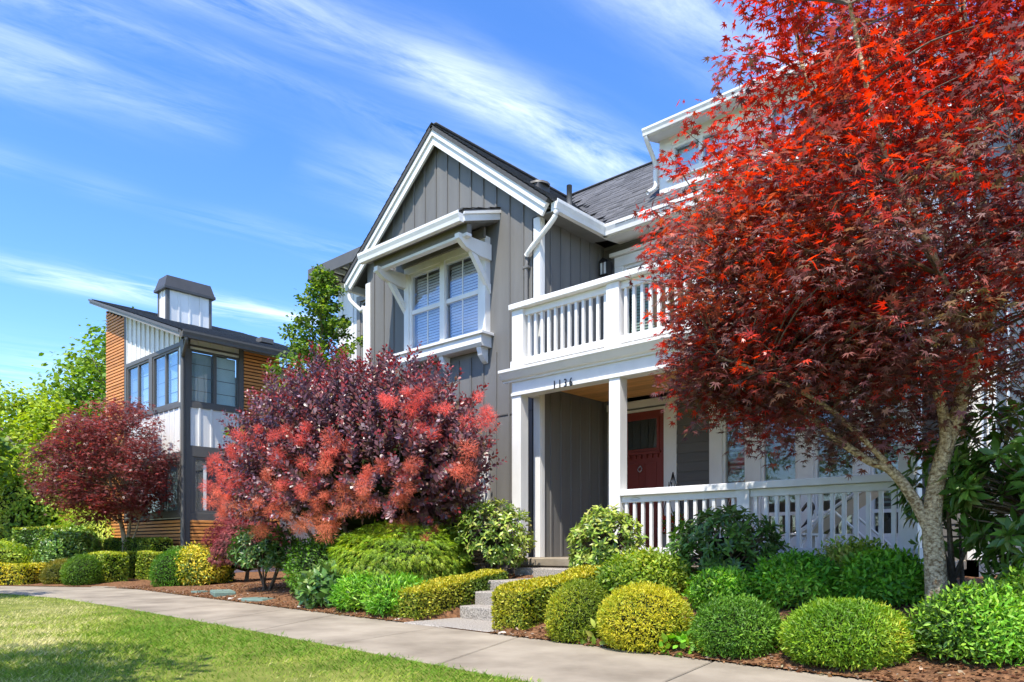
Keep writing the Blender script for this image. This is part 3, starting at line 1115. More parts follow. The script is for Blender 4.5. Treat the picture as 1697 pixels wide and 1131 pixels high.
# gable roof
for sx, ex in ((1, EXR), (-1, EXL)):
    eave_z = RZ - abs(ex - RX) * SL
    slab('roof', [(RX, 8.685, RZ), (ex, 8.685, eave_z), (ex, 15.3, eave_z), (RX, 15.3, RZ)], 0.06, M['roof_deck'], house)
    # rake boards: wide lower board and narrow upper one standing proud
    dv = Vector((ex - RX, 0, eave_z - RZ)).normalized()
    nv = Vector((-dv.z, 0, dv.x)) if dv.x > 0 else Vector((dv.z, 0, -dv.x))
    if nv.z < 0:
        nv = -nv
    a, b = Vector((RX, 0, RZ)), Vector((ex, 0, eave_z))
    for (t0, t1, y0, y1, nm) in ((-.26, -.062, 8.735, 8.775, 'rake_board'), (-.14, -.062, 8.705, 8.74, 'rake_board')):
        q = [a + nv * t1, b + nv * t1, b + nv * t0, a + nv * t0]
        # mitre at the ridge: keep to this side of it
        q[3] = a + Vector((0, 0, t0 / nv.z)); q[0] = a + Vector((0, 0, t1 / nv.z))
        prism(nm, [(p.x, p.z) for p in q], 'y', y0, y1, M['white_trim'], house)
    # soffit strip under the overhang
    q = [a + Vector((0, 0, -.14)), b + nv * -.11]
    slab('soffit', [(q[0].x, 8.77, q[0].z), (q[1].x, 8.77, q[1].z), (q[1].x, 8.92, q[1].z), (q[0].x, 8.92, q[0].z)], 0.015, M['grey'], house)
# shingle courses of the gable roof, both slopes, too foreshortened to pick apart
def shingle_courses(name, origin, along, down, length, run, exposure, tab, mat, parent, clip=None):
    V, F = [], []
    along, down = Vector(along).normalized(), Vector(down).normalized()
    nv = along.cross(down).normalized()
    if nv.z < 0:
        nv = -nv
    o = Vector(origin)
    rows = int(run / exposure) + 1
    for r in range(rows):
        s = -random.uniform(0, tab)
        while s < length:
            w = tab * random.uniform(.8, 1.15)
            a, b = max(0, s + .004), min(length, s + w - .004)
            if b - a > 0.03:
                d0, d1 = r * exposure - 0.03, min(run + .03, r * exposure + exposure)
                mid = o + along * (a + b) / 2 + down * (d0 + d1) / 2
                if clip is None or clip(mid):
                    k = len(V)
                    l0, l1 = 0.006, 0.016 + random.uniform(0, .008)
                    V += [o + along * a + down * d0 + nv * l0, o + along * b + down * d0 + nv * l0, o + along * b + down * d1 + nv * l1, o + along * a + down * d1 + nv * l1,
                          o + along * a + down * d1, o + along * b + down * d1]
                    F += [(k, k + 1, k + 2, k + 3), (k + 3, k + 2, k + 5, k + 4)]
            s += w
    ob = poly(name, V, F, mat, parent, origin)
    ob['kind'] = 'stuff'
    return ob


run = math.hypot(EXR - RX, RZ - EZ_)
for ex in (EXR, EXL):
    ez = RZ - abs(ex - RX) * SL
    shingle_courses('shingles', (RX, 8.675, RZ + .004), (0, 1, 0), (ex - RX, 0, ez - RZ), 6.8, math.hypot(ex - RX, ez - RZ) + .03, 0.145, 0.3, M['shingle'], house)
box('ridge_cap', RX - .09, RX + .09, 8.72, 12.5, RZ + .0, RZ + .035, M['shingle'], house, 0.015)
# main roof
MR_Y, MR_Z, ME_Y, ME_Z = 12.52, 8.27, 10.13, 6.14
mrun = math.hypot(MR_Y - ME_Y, MR_Z - ME_Z)
mdown = Vector((0, ME_Y - MR_Y, ME_Z - MR_Z)).normalized()
slab('roof', [(-9.84, MR_Y, MR_Z), (-1.6, MR_Y, MR_Z), (-1.6, ME_Y, ME_Z), (-7.16, ME_Y, ME_Z)], 0.09, M['roof_deck'], house)
slab('roof', [(-9.84, MR_Y, MR_Z), (-1.6, MR_Y, MR_Z), (-1.6, 15.3, 5.7), (-9.84, 15.3, 5.7)], 0.09, M['roof_deck'], house)
box('ridge_cap', -9.84, -1.6, MR_Y - .09, MR_Y + .09, MR_Z + .0, MR_Z + .035, M['shingle'], house, 0.015)
# the main roof's shingles, one by one, as many as show
mroof = [o for o in bpy.data.objects if o.name.startswith('roof')][-2]
tilt = math.atan2(MR_Z - ME_Z, MR_Y - ME_Y)
cands = []
r = 0
while r * 0.145 < mrun:
    s = -9.82 - random.uniform(0, .3)
    zt = r * 0.145
    while s < -1.6:
        w = random.choice((0.2, 0.26, 0.31, 0.36))
        yy = MR_Y + mdown.y * (zt + .07); zz = MR_Z + mdown.z * (zt + .07)
        xv = -7.16 - (yy - ME_Y) * (2.68 / (MR_Y - ME_Y))
        xc = s + w / 2
        if xc > xv + .05:
            cands.append((abs(xc + 7.3) + (3 if xc > -4.6 else 0), xc, yy, zz, w))
        s += w
    r += 1
cands.sort()
rest_v, rest_f = [], []
for i, (_, xc, yy, zz, w) in enumerate(cands):
    nv = Vector((0, -mdown.z * -1, 0))
    if i < 290:
        th = random.choice((0.012, 0.016, 0.022))
        me = box_mesh(round(w - .008, 3), 0.165, th, M['shingle'], 0.003)
        mesh_obj('shingle', me, None, mroof, (xc, yy - .0, zz + .028), (tilt - .035, 0, 0))
    else:
        k = len(rest_v)
        for sx, sy in ((-1, 1), (1, 1), (1, -1), (-1, -1)):
            rest_v.append((xc + sx * (w / 2 - .004), yy - mdown.y * .08 * sy, zz - mdown.z * .08 * sy + (0.018 if sy > 0 else .034)))
        for sx in (1, -1):
            rest_v.append((xc + sx * (w / 2 - .004), yy + mdown.y * .08, zz + mdown.z * .08))
        rest_f += [(k, k + 1, k + 2, k + 3), (k + 3, k + 2, k + 4, k + 5)]
o = poly('shingles', rest_v, rest_f, M['shingle'], mroof)
o['kind'] = 'stuff'
# gutters and fascia
gutter('gutter', (EXR - .02, 8.79, EZ_ - .17), (EXR - .02, ME_Y + .06, EZ_ - .17), M['white_trim'], house, 0.17, 0.13, (1, 0))
gutter('gutter', (EXR + .02, ME_Y + .02, ME_Z - .17), (-1.6, ME_Y + .02, ME_Z - .17), M['white_trim'], house, 0.17, 0.13, (0, -1))
slab('soffit', [(HX, 8.8, 6.03), (EXR, 8.8, 5.98), (EXR, ME_Y + .1, 5.98), (HX, ME_Y + .1, 6.03)], 0.02, M['grey'], house)
slab('soffit', [(EXR, ME_Y, 5.98), (-1.6, ME_Y, 5.98), (-1.6, BY, 6.03), (EXR, BY, 6.03)], 0.02, M['white'], house)
# downpipe: white elbow from the gutter back to the gable wall, then painted grey down the boards
boxp = [(-7.14, 8.82, 6.0), (-7.2, 8.82, 5.86), (-7.62, 8.82, 5.56), (-7.76, 8.84, 5.46)]
pipe('downpipe', boxp, M['white_trim'], house, 0.042, 8, 4)
pipe('downpipe', [(-7.74, 8.86, 5.44), (-7.78, 8.86, 5.3), (-7.78, 8.86, 4.0), (-7.78, 8.86, 3.7)], M['grey_batten'], house, 0.036, 8, 3)
box('pipe_strap', -7.84, -7.72, 8.82, 8.9, 5.26, 5.3, M['grey_batten'], house)
pipe('downpipe', [(-12.42, 8.8, 5.92), (-12.36, 8.8, 5.76), (-12.05, 8.82, 5.5), (-11.98, 8.86, 5.4), (-11.98, 8.86, 3.2)], M['white_trim'], house, 0.04, 8, 4)
gutter('gutter', (EXL + .02, 8.79, RZ - (RX - EXL) * SL - .17), (EXL + .02, 11.0, RZ - (RX - EXL) * SL - .17), M['white_trim'], house, 0.17, 0.13, (-1, 0))
# roof vent and pipe
vent = boxes('roof_vent', [(-8.4, -8.16, 9.6, 9.9, 6.85, 7.03)], M['dark_trim'], house)
tubes('vent_cap', [([(-8.28, 9.75, 7.03), (-8.28, 9.75, 7.06), (-8.28, 9.75, 7.1)], [0.19, 0.2, 0.1])], M['dark_trim'], vent, (-8.28, 9.75, 7.16), 12)
tubes('vent_pipe', [([(-7.62, 9.75, 6.3), (-7.62, 9.75, 6.84)], [0.045, 0.045])], M['dark_trim'], house, (-7.62, 9.75, 6.3), 10)

# gable window: projecting double unit with shelf sill, corbels and shed awning on brackets
WF = FF(8.8)
win = window(house, WF, -10.56, -8.74, 4.42, 5.84, M['white_trim'], cols=2, rows=2, fr=0.06, rec=0.03, glass='glass_blue', blind='blind', muntin=1, label='white framed double sash window with blinds under the awning')
boxes('window_box', [(-10.69, -10.56, 8.78, 8.9, 4.36, 6.0), (-8.74, -8.61, 8.78, 8.9, 4.36, 6.0), (-10.56, -8.74, 8.782, 8.9, 5.84, 6.0)], M['white_trim'], house)
box('mullion', -9.71, -9.59, 8.765, 8.83, 4.42, 5.84, M['white_trim'], win)
shelf = box('window_shelf', -10.8, -8.52, 8.62, 8.9, 4.355, 4.4, M['white_trim'], house)
prism('apron', [(8.66, 4.355), (8.65, 4.22), (8.69, 4.17), (8.9, 4.17), (8.9, 4.355)], 'x', -10.74, -8.58, M['white_trim'], shelf)
for xa in (-10.62, -9.66, -8.74):
    prism('corbel', [(8.7, 4.17), (8.74, 4.04), (8.82, 3.95), (8.88, 3.92), (8.88, 4.17)], 'x', xa, xa + .1, M['white_trim'], shelf)
awn = slab('awning_roof', [(-11.02, 8.08, 6.12), (-8.38, 8.08, 6.12), (-8.38, 8.92, 6.42), (-11.02, 8.92, 6.42)], 0.04, M['roof_deck'], house)
shingle_courses('shingles', (-11.03, 8.92, 6.428), (1, 0, 0), (0, -.84, -.3), 2.66, 0.9, 0.145, 0.3, M['shingle'], awn)
gutter('gutter', (-11.0, 8.09, 5.93), (-8.4, 8.09, 5.93), M['white_trim'], awn, 0.16, 0.12, (0, -1))
prism('end_board', [(8.09, 5.95), (8.09, 6.085), (8.9, 6.375), (8.9, 6.23)], 'x', -8.42, -8.385, M['white_trim'], awn)
prism('end_board', [(8.07, 6.05), (8.07, 6.09), (8.9, 6.385), (8.9, 6.335)], 'x', -8.386, -8.365, M['white_trim'], awn)
prism('end_board', [(8.09, 5.95), (8.09, 6.085), (8.9, 6.375), (8.9, 6.23)], 'x', -11.015, -10.98, M['white_trim'], awn)
slab('awning_soffit', [(-10.98, 8.1, 5.96), (-8.42, 8.1, 5.96), (-8.42, 8.9, 6.22), (-10.98, 8.9, 6.22)], 0.02, M['grey'], awn)
box('awning_beam', -10.86, -8.46, 8.22, 8.32, 5.84, 5.99, M['grey'], awn)
box('beam_trim', -10.86, -8.46, 8.216, 8.324, 5.79, 5.839, M['white_trim'], awn)
box('head_board', -10.7, -8.6, 8.74, 8.79, 5.96, 6.12, M['grey'], awn)
for xa in (-10.74, -8.66):
    br = prism('bracket', [(8.14, 5.76), (8.14, 5.84), (8.88, 5.86), (8.88, 5.6), (8.62, 5.6), (8.5, 5.62), (8.3, 5.66)], 'x', xa, xa + .1, M['white_trim'], awn)
    prism('brace', [(8.42, 5.63), (8.56, 5.6), (8.88, 5.2), (8.88, 5.06)], 'x', xa + .012, xa + .088, M['white_trim'], br)
chand = bpy.data.objects.new('chandelier', None)
register(chand, None, (-9.15, 9.5, 4.75))
tag(chand, 'lit chandelier with warm bulbs seen through the gable window', 'chandelier')
tubes('arm', [([(-9.15, 9.5, 5.9), (-9.15, 9.5, 4.82)], [.008, .008])] + [(smooth_path([(-9.15, 9.5, 4.86), (-9.15 + dx * .6, 9.5 + dy * .6, 4.76), (-9.15 + dx, 9.5 + dy, 4.84)], 3), [.01] * 7) for dx, dy in ((.16, 0), (-.16, 0), (.02, -.16))], M['black'], chand, (-9.15, 9.5, 4.82), 6)
for dx, dy in ((.16, 0), (-.16, 0), (.02, -.16)):
    tubes('bulb', [([(-9.15 + dx, 9.5 + dy, 4.84), (-9.15 + dx, 9.5 + dy, 4.88), (-9.15 + dx, 9.5 + dy, 4.93)], [.02, .035, .012])], M['bulb'], chand, (-9.15 + dx, 9.5 + dy, 4.84), 8)

# wall behind the porch and the balcony: lap planks
door_h = (-7.26, -6.28, FLOOR, 3.16)
fw_h = (-5.32, -2.82, FLOOR + .02, 2.95)
uw_h = (-7.12, -6.32, 4.25, 5.62)
ud_h = (-5.9, -4.4, DECK + .02, 5.66)
bholes = [door_h, fw_h, uw_h, ud_h, (-3.7, -2.5, 4.35, 5.62)]
bwall = boxes('wall', wall_boxes(Bf, HX - .1, RE, 0.1, 6.03, bholes, 0.16), M['grey'], house, (-5, BY, 0))
zr = FLOOR
while zr < 5.95:
    zt = min(zr + .15, 5.97)
    segs = [(HX + .02, RE - .06)]
    for h in bholes:
        if h[2] - .1 < (zr + zt) / 2 < h[3] + .1:
            new = []
            for a, b in segs:
                if h[0] - .1 > a: new.append((a, min(b, h[0] - .1)))
                if h[1] + .1 < b: new.append((max(a, h[1] + .1), b))
            segs = [q for q in new if q[1] - q[0] > .03]
    for a, b in segs:
        if not (3.2 < zr < 3.5):
            prism('plank', [(BY - .004, zt), (BY - .01, zt), (BY - .026, zr), (BY - .004, zr)], 'x', a, b, M['grey_plank'], bwall)
    zr += .15
# right end wall
rholes = [(11.1, 11.45, 1.9, 3.4)]
rwall = boxes('wall', wall_boxes(Rf, BY, 15.0, 0.1, 6.03, rholes, 0.16), M['grey'], house, (RE, BY, 0))
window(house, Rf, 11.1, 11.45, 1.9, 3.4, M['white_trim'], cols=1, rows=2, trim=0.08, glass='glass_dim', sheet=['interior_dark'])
zr = FLOOR
while zr < 5.9:
    for a, b in ((BY + .1, 10.98), (11.57, 12.3), (12.45, 14.9)):
        prism('plank', [(RE + .004, zr + .15), (RE + .01, zr + .15), (RE + .026, zr), (RE + .004, zr)], 'y', a, b, M['grey_plank'], rwall)
    zr += .15
box('corner_board', RE - .12, RE + .03, BY - .034, BY + .002, FLOOR, 6.0, M['white_trim'], house)
box('corner_board', RE - .002, RE + .032, BY + .002, BY + .1, FLOOR, 6.0, M['white_trim'], house)
box('corner_board', RE - .002, RE + .032, 12.3, 12.45, FLOOR, 6.0, M['white_trim'], house)
prism('wall', [(BY, 6.03), (15.0, 6.03), (MR_Y, MR_Z - .12)], 'x', RE - .16, RE, M['grey'], house)
# inside, so that the windows look into rooms
boxes('room_wall', [(-11.7, -2.2, 12.6, 12.66, 0.7, 6.0), (-8.0, -7.9, 9.2, 12.6, 0.7, 5.9), (-11.7, -8.05, 11.2, 11.26, .7, 5.9)], M['interior'], house)
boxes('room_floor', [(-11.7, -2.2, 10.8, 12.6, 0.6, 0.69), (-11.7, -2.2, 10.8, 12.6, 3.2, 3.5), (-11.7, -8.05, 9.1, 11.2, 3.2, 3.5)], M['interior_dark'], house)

# front door
door = box('door', -7.2, -6.34, BY - .0, BY + .05, FLOOR + .03, 3.12, M['red_door'], house)
box('threshold', -7.24, -6.3, BY - .06, BY + .06, FLOOR, FLOOR + .03, M['dark_trim'], door)
for nm, b4 in (('door_panel', (-7.06, -6.82, 0.95, 2.28)), ('door_panel', (-6.72, -6.48, 0.95, 2.28))):
    x0, x1, z0, z1 = b4
    boxes(nm, [(x0, x1, BY - .012, BY - .001, z0, z0 + .02), (x0, x1, BY - .012, BY - .001, z1 - .02, z1), (x0, x0 + .02, BY - .012, BY - .001, z0 + .02, z1 - .02), (x1 - .02, x1, BY - .012, BY - .001, z0 + .02, z1 - .02)], M['red_door'], door)
box('door_light', -7.03, -6.47, BY - .014, BY - .009, 2.5, 2.98, M['glass_dim'], door, 0)
boxes('light_frame', [(-7.07, -6.43, BY - .02, BY - .0012, 2.46, 2.5), (-7.07, -6.43, BY - .02, BY - .0012, 2.98, 3.02), (-7.07, -7.03, BY - .02, BY - .0012, 2.5, 2.98), (-6.47, -6.43, BY - .02, BY - .0012, 2.5, 2.98)], M['red_door'], door)
box('dentil_shelf', -7.08, -6.4, BY - .05, BY - .001, 2.405, 2.45, M['red_door'], door)
for i in range(6):
    box('dentil', -7.0 + i * .105, -6.965 + i * .105, BY - .045, BY - .001, 2.34, 2.404, M['red_door'], door)
boxes('door_backing', [(-7.03, -6.47, BY - .006, BY - .0015, 2.5, 2.98)], M['interior_dark'], door)
tubes('knocker', [(smooth_path([(-6.78, BY - .02, 2.22), (-6.74, BY - .035, 2.17), (-6.78, BY - .04, 2.12), (-6.82, BY - .035, 2.17), (-6.78, BY - .02, 2.22)], 3), [.008] * 13)], M['steel'], door, (-6.78, BY - .02, 2.17), 6)
tubes('door_handle', [(smooth_path([(-6.42, BY - .0, 1.22), (-6.42, BY - .06, 1.18), (-6.42, BY - .06, 1.02), (-6.42, BY, .98)], 3), [.01] * 10)], M['steel'], door, (-6.42, BY, 1.1), 6)
dtr = box('door_trim', -6.28, -6.1, BY - .045, BY - .001, FLOOR, 3.19, M['white_trim'], house)
box('door_trim', -7.42, -7.26, BY - .045, BY - .001, FLOOR, 3.19, M['white_trim'], house)
box('door_trim', -7.44, -6.06, BY - .05, BY - .001, 3.19, 3.4, M['white_trim'], house)
boxes('door_jamb', [(-7.26, -7.2, BY - .02, BY + .05, FLOOR, 3.16), (-6.34, -6.28, BY - .02, BY + .05, FLOOR, 3.16), (-7.2, -6.34, BY - .02, BY + .05, 3.12, 3.16)], M['white_trim'], house)
# glazed doors and windows of the porch
spl = [(-5.32, -4.93), (-4.71, -4.17), (-3.94, -3.39), (-3.2, -2.82)]
for i, (a, b) in enumerate(spl):
    w = window(house, Bf, a, b, 1.02, 2.92, M['white_trim'], cols=1, fr=.04, rec=.03, glass='glass_dim', hrail=[1.36], sheet=None, label=None)
    box('panel', a, b, BY - .02, BY + .04, FLOOR + .02, 1.02, M['white_trim'], w)
    if i in (0, 3):
        blind_mesh('blind', Bf, a + .04, b - .04, 1.4, 2.85, .16, M['blind_green'], w, 0.07, .3)
for a, b in ((-5.53, -5.32), (-4.93, -4.71), (-4.17, -3.94), (-3.39, -3.2), (-2.82, -2.6)):
    box('window_board', a, b, BY - .04, BY + .02, FLOOR, 2.95, M['white'], house)
box('window_head', -5.58, -2.55, BY - .05, BY + .0, 2.95, 3.12, M['white_trim'], house)
# balcony window and door
window(house, Bf, *uw_h, M['white_trim'], cols=1, rows=1, fr=.05, trim=.17, glass='glass_dim', blind='blind_green', label='balcony window with green-grey louvred blinds')
box('head_cap', -7.36, -6.08, BY - .09, BY - .001, 5.8, 5.86, M['white_trim'], house)
window(house, Bf, *ud_h, M['white_trim'], cols=2, rows=1, fr=.07, trim=.15, glass='glass_dim', blind='blind_green')
window(house, Bf, -3.7, -2.5, 4.35, 5.62, M['white_trim'], cols=2, rows=1, fr=.05, trim=.12, glass='glass_dim', blind='blind_green')
# sconce
sc = box('wall_lamp', -7.46, -7.34, BY - .05, BY - .028, 5.44, 5.76, M['dark_trim'], house)
prism('lamp_top', [(-7.49, 5.72), (-7.4, 5.78), (-7.31, 5.72)], 'y', BY - .22, BY - .05, M['black'], sc)
box('lamp_glass', -7.465, -7.335, BY - .2, BY - .07, 5.5, 5.7, M['frosted'], sc)
boxes('lamp_frame', [(-7.48, -7.465, BY - .215, BY - .055, 5.48, 5.72), (-7.335, -7.32, BY - .215, BY - .055, 5.48, 5.72), (-7.465, -7.335, BY - .215, BY - .055, 5.48, 5.5), (-7.407, -7.393, BY - .214, BY - .2005, 5.5, 5.72)], M['black'], sc)

# dormer
DXL = -6.43
dwall = boxes('dormer_wall', wall_boxes(Bf, DXL, -2.4, 6.2, 7.5, [(-6.2, -5.2, 6.84, 7.32), (-4.6, -3.4, 6.84, 7.32)], .14), M['white'], house, (-4.4, BY, 6.3))
prism('dormer_cheek', [(BY + .142, 6.5), (BY + .142, 7.5), (12.3, 8.0)], 'x', DXL, DXL + .1, M['white'], house)
prism('dormer_cheek', [(BY + .142, 6.5), (BY + .142, 7.5), (12.3, 8.0)], 'x', -2.5, -2.4, M['white'], house)
window(house, Bf, -6.2, -5.2, 6.84, 7.32, M['white_trim'], cols=2, trim=.0, glass='glass_blue', sheet=['shade_blue'])
window(house, Bf, -4.6, -3.4, 6.84, 7.32, M['white_trim'], cols=2, trim=.0, glass='glass_blue', sheet=['shade_blue'])
box('dormer_sill', -6.28, -5.12, BY - .05, BY - .001, 6.76, 6.83, M['white_trim'], house)
box('dormer_sill', -4.68, -3.32, BY - .05, BY - .001, 6.76, 6.83, M['white_trim'], house)
slab('dormer_roof', [(DXL - .07, 10.28, 7.53), (-2.2, 10.28, 7.53), (-2.2, 12.4, 8.14), (DXL - .07, 12.4, 8.14)], 0.05, M['roof_deck'], house)
gutter('gutter', (DXL - .07, 10.28, 7.42), (-2.2, 10.28, 7.42), M['white_trim'], house, 0.11, 0.1)
prism('end_board', [(10.28, 7.4), (10.28, 7.5), (12.3, 8.08), (12.3, 7.95)], 'x', DXL - .09, DXL - .06, M['white_trim'], house)
slab('soffit', [(DXL - .06, 10.28, 7.43), (-2.2, 10.28, 7.43), (-2.2, BY, 7.49), (DXL - .06, BY, 7.49)], .015, M['white'], house)
pipe('downpipe', [(DXL - .03, 10.22, 7.43), (DXL - .03, 10.28, 7.34), (DXL - .05, 10.54, 7.12), (DXL - .05, 10.55, 6.9), (DXL - .05, 10.55, 6.72), (DXL - .1, 10.4, 6.6)], M['white_trim'], house, .036, 8, 4)

# ------------------------------------------------------------------ porch and balcony (parts of the house)
PX0, PX1, PY = -7.69, -2.08, 8.42
porch = box('porch_floor', PX0 + .02, PX1, 8.34, BY, 0.6, FLOOR, M['concrete'], house, 0.012)
box('porch_base', PX0 + .06, PX1 - .04, 8.42, 8.6, 0.0, 0.6, M['aggregate'], house)
COLS = [(-7.69, -7.51), (-5.9, -5.72), (-4.06, -3.88), (-2.27, -2.09)]
for i, (a, b) in enumerate(COLS):
    if i == 2:
        continue
    c = box('column', a, b, PY, PY + .18, FLOOR, 3.18, M['white_trim'], house, 0.006)
    if i == 3:
      box('column_base', a - .025, b + .025, PY - .025, PY + .205, FLOOR - .04, FLOOR + .15, M['weathered_white'] if i == 3 else M['white_trim'], c, 0.006)
beam = box('beam', PX0, PX1, PY + .004, PY + .176, 3.215, 3.44, M['white_trim'], house)
box('beam_trim', PX0 - .004, PX1 + .004, PY - .02, PY + .19, 3.17, 3.214, M['white_trim'], beam)
prism('cornice', [(PY, 3.385), (PY - .03, 3.385), (PY - .03, 3.41), (PY - .075, 3.425), (PY - .13, 3.5), (PY - .15, 3.52), (PY - .15, 3.56), (PY, 3.572)], 'x', PX0 - .15, PX1 + .15, M['white_trim'], beam)
prism('cornice', [(PX0 - .02, 3.385), (PX0 - .05, 3.425), (PX0 - .12, 3.5), (PX0 - .14, 3.52), (PX0 - .14, 3.558), (PX0 + .01, 3.57)], 'y', PY - .002, HY, M['white_trim'], beam)
box('beam', PX0, PX0 + .17, PY + .176, HY, 3.215, 3.44, M['white_trim'], house)
box('beam', PX1 - .17, PX1, PY + .176, BY, 3.215, 3.44, M['white_trim'], house)
deck = boxes('balcony_deck', [(HX + .03, PX1 + .05, PY + .01, BY - .03, 3.44, 3.57), (PX0, HX + .03, PY + .01, HY - .03, 3.44, 3.57)], M['mid_trim'], house)
# cedar ceiling boards
yc = PY + .18
while yc < BY - .03:
    y1 = min(yc + .09, BY - .03)
    box('ceiling_board', HX + .03, PX1 - .18, yc + .003, y1, 3.37, 3.39, M['cedar_ceiling'], deck, 0.003)
    yc += .09
box('ceiling_trim', HX + .028, PX1 - .18, BY - .05, BY - .03, 3.3, 3.372, M['grey'], house)


def railing(x0, x1, y, zb, zt, parent, n, post_ends=True):
    """Cap, sub-rail, bottom rail and balusters between x0 and x1."""
    r = box('top_rail', x0, x1, y - .02, y + .16, zt - .085, zt, M['white_trim'], parent, 0.006)
    box('sub_rail', x0, x1, y + .03, y + .1, zt - .175, zt - .086, M['white_trim'], r, 0.004)
    box('bottom_rail', x0, x1, y + .02, y + .11, zb, zb + .095, M['white_trim'], r, 0.004)
    for i in range(n):
        x = x0 + (x1 - x0) * (i + .5) / n
        box('baluster', x - .021, x + .021, y + .044, y + .086, zb + .095, zt - .175, M['white_trim'], r, 0.003)
    return r


# balcony railing
bposts = [(-7.69, -7.47), (-5.95, -5.74), (-4.08, -3.87), (-2.3, -2.09)]
for i, (a, b) in enumerate(bposts):
    p = box('balcony_post', a, b, PY, PY + .2, 3.572, 4.475, M['white_trim'], house, 0.006)
    box('post_base', a - .018, b + .03, PY - .018, PY + .218, 3.573, 3.7, M['white_trim'], p, 0.006)
for (a, b), (c, d), n in zip(bposts[:-1], bposts[1:], (12, 13, 13)):
    r = box('sub_rail', b, c, PY + .05, PY + .13, 4.375, 4.474, M['white_trim'], house, 0.004)
    box('bottom_rail', b, c, PY + .03, PY + .14, 3.63, 3.735, M['white_trim'], r, 0.004)
    for i in range(n):
        x = b + (c - b) * (i + .5) / n
        box('baluster', x - .022, x + .022, PY + .068, PY + .112, 3.735, 4.375, M['white_trim'], r, 0.003)
    for x in np.linspace(b + .2, c - .2, 4):
        box('rail_block', x - .02, x + .02, PY + .05, PY + .12, 3.572, 3.63, M['white_trim'], r, 0)
box('top_rail', PX0 - .03, PX1 + .03, PY - .05, PY + .24, 4.476, 4.56, M['white_trim'], house, 0.008)
# side return of the balcony rail at its left end
r = box('top_rail', PX0 - .03, PX0 + .2, PY + .24, HY - .03, 4.476, 4.56, M['white_trim'], house, 0.006)
box('bottom_rail', PX0 + .05, PX0 + .15, PY + .2, HY - .03, 3.63, 3.735, M['white_trim'], r, 0.004)
for y in (8.7, 8.8):
    box('baluster', PX0 + .08, PX0 + .122, y - .02, y + .02, 3.735, 4.476, M['white_trim'], r, 0.003)
r = box('top_rail', PX1 - .17, PX1 + .03, PY + .24, BY - .05, 4.476, 4.56, M['white_trim'], house, 0.006)
box('bottom_rail', PX1 - .14, PX1 - .04, PY + .2, BY - .05, 3.63, 3.735, M['white_trim'], r, 0.004)
for i in range(12):
    y = 8.75 + i * .145
    box('baluster', PX1 - .11, PX1 - .068, y - .02, y + .02, 3.735, 4.476, M['white_trim'], r, 0.003)
# porch railing
rail = railing(-5.72, -4.06, PY + .01, 0.775, 1.65, house, 13)
rail2 = railing(-3.9, -2.27, PY + .01, 0.775, 1.65, house, 13)
box('rail_post', -4.06, -3.9, PY + .02, PY + .13, FLOOR, 1.564, M['white_trim'], house, 0.004)
box('top_rail', -4.06, -3.9, PY - .01, PY + .17, 1.565, 1.65, M['white_trim'], house, 0)
plq = tubes('name_plate', [([(-5.5, PY + .036, 1.52), (-5.5, PY + .044, 1.52)], [.05, .05])], M['weathered_white'], rail, (-5.5, PY + .04, 1.52), 16)
plq.scale = (1.6, 1, .5)
# house number
for i, ch in enumerate('1136'):
    cu = bpy.data.curves.new('digit', 'FONT')
    cu.body = ch
    cu.size = 0.165
    cu.extrude = 0.006
    cu.offset = 0.0012
    cu.align_x = 'CENTER'
    cu.materials.append(M['black'])
    tmp = bpy.data.objects.new('digit_outline', cu)
    me = bpy.data.meshes.new_from_object(tmp)
    bpy.data.objects.remove(tmp)
    if not me.materials:
        me.materials.append(M['black'])
    o = mesh_obj('digit', me, None, house, (-6.83 + i * .1, PY - .03, 3.165))
    o.rotation_euler = (math.radians(90), 0, 0)
    o.scale = (0.72, 1, 1)

# ------------------------------------------------------------------ things on porch and balcony
def wicker_chair(x, y, z, label):
    c = thing('wicker_chair', label, 'chair', (x, y, z))
    box('seat', x - .3, x + .3, y - .3, y + .28, z + .3, z + .4, M['wicker'], c, 0.02)
    slab('backrest', [(x - .3, y - .36, z + .88), (x + .3, y - .36, z + .88), (x + .3, y - .26, z + .38), (x - .3, y - .26, z + .38)], .06, M['wicker'], c)
    for sx in (-1, 1):
        box('armrest', x + sx * .3 - .045, x + sx * .3 + .045, y - .3, y + .28, z + .4, z + .6, M['wicker'], c, 0.02)
        for sy in (-.26, .24):
            box('leg', x + sx * .27 - .025, x + sx * .27 + .025, y + sy - .025, y + sy + .025, z, z + .3, M['wicker'], c, 0.005)
    box('seat_cushion', x - .27, x + .27, y - .27, y + .27, z + .402, z + .5, M['cushion'], c, 0.03)
    slab('back_cushion', [(x - .26, y - .24, z + .95), (x + .26, y - .24, z + .95), (x + .26, y - .16, z + .5), (x - .26, y - .16, z + .5)], .1, M['cushion'], c)
    return c


wicker_chair(-5.25, 9.35, DECK, 'brown wicker armchair with cream cushions on the balcony behind the railing')
tb = thing('balcony_table', 'small brown wicker side table under the potted plant on the balcony', 'table', (-4.3, 9.3, DECK))
box('table_top', -4.55, -4.05, 9.05, 9.55, DECK + .42, DECK + .46, M['wicker'], tb, .01)
for sx in (-1, 1):
    for sy in (-1, 1):
        box('leg', -4.3 + sx * .2 - .02, -4.3 + sx * .2 + .02, 9.3 + sy * .2 - .02, 9.3 + sy * .2 + .02, DECK, DECK + .42, M['wicker'], tb, .004)
pl = thing('potted_plant', 'upright green grassy plant in a white pot on the balcony table', 'plant', (-4.3, 9.3, DECK + .461))
zz = DECK + .461
tubes('pot', [([(-4.3, 9.3, zz), (-4.3, 9.3, zz + .12), (-4.3, 9.3, zz + .24)], [.09, .13, .15])], M['pot_white'], pl, (-4.3, 9.3, zz), 16)
n = 120
a = RNG.uniform(0, 6.28, n)
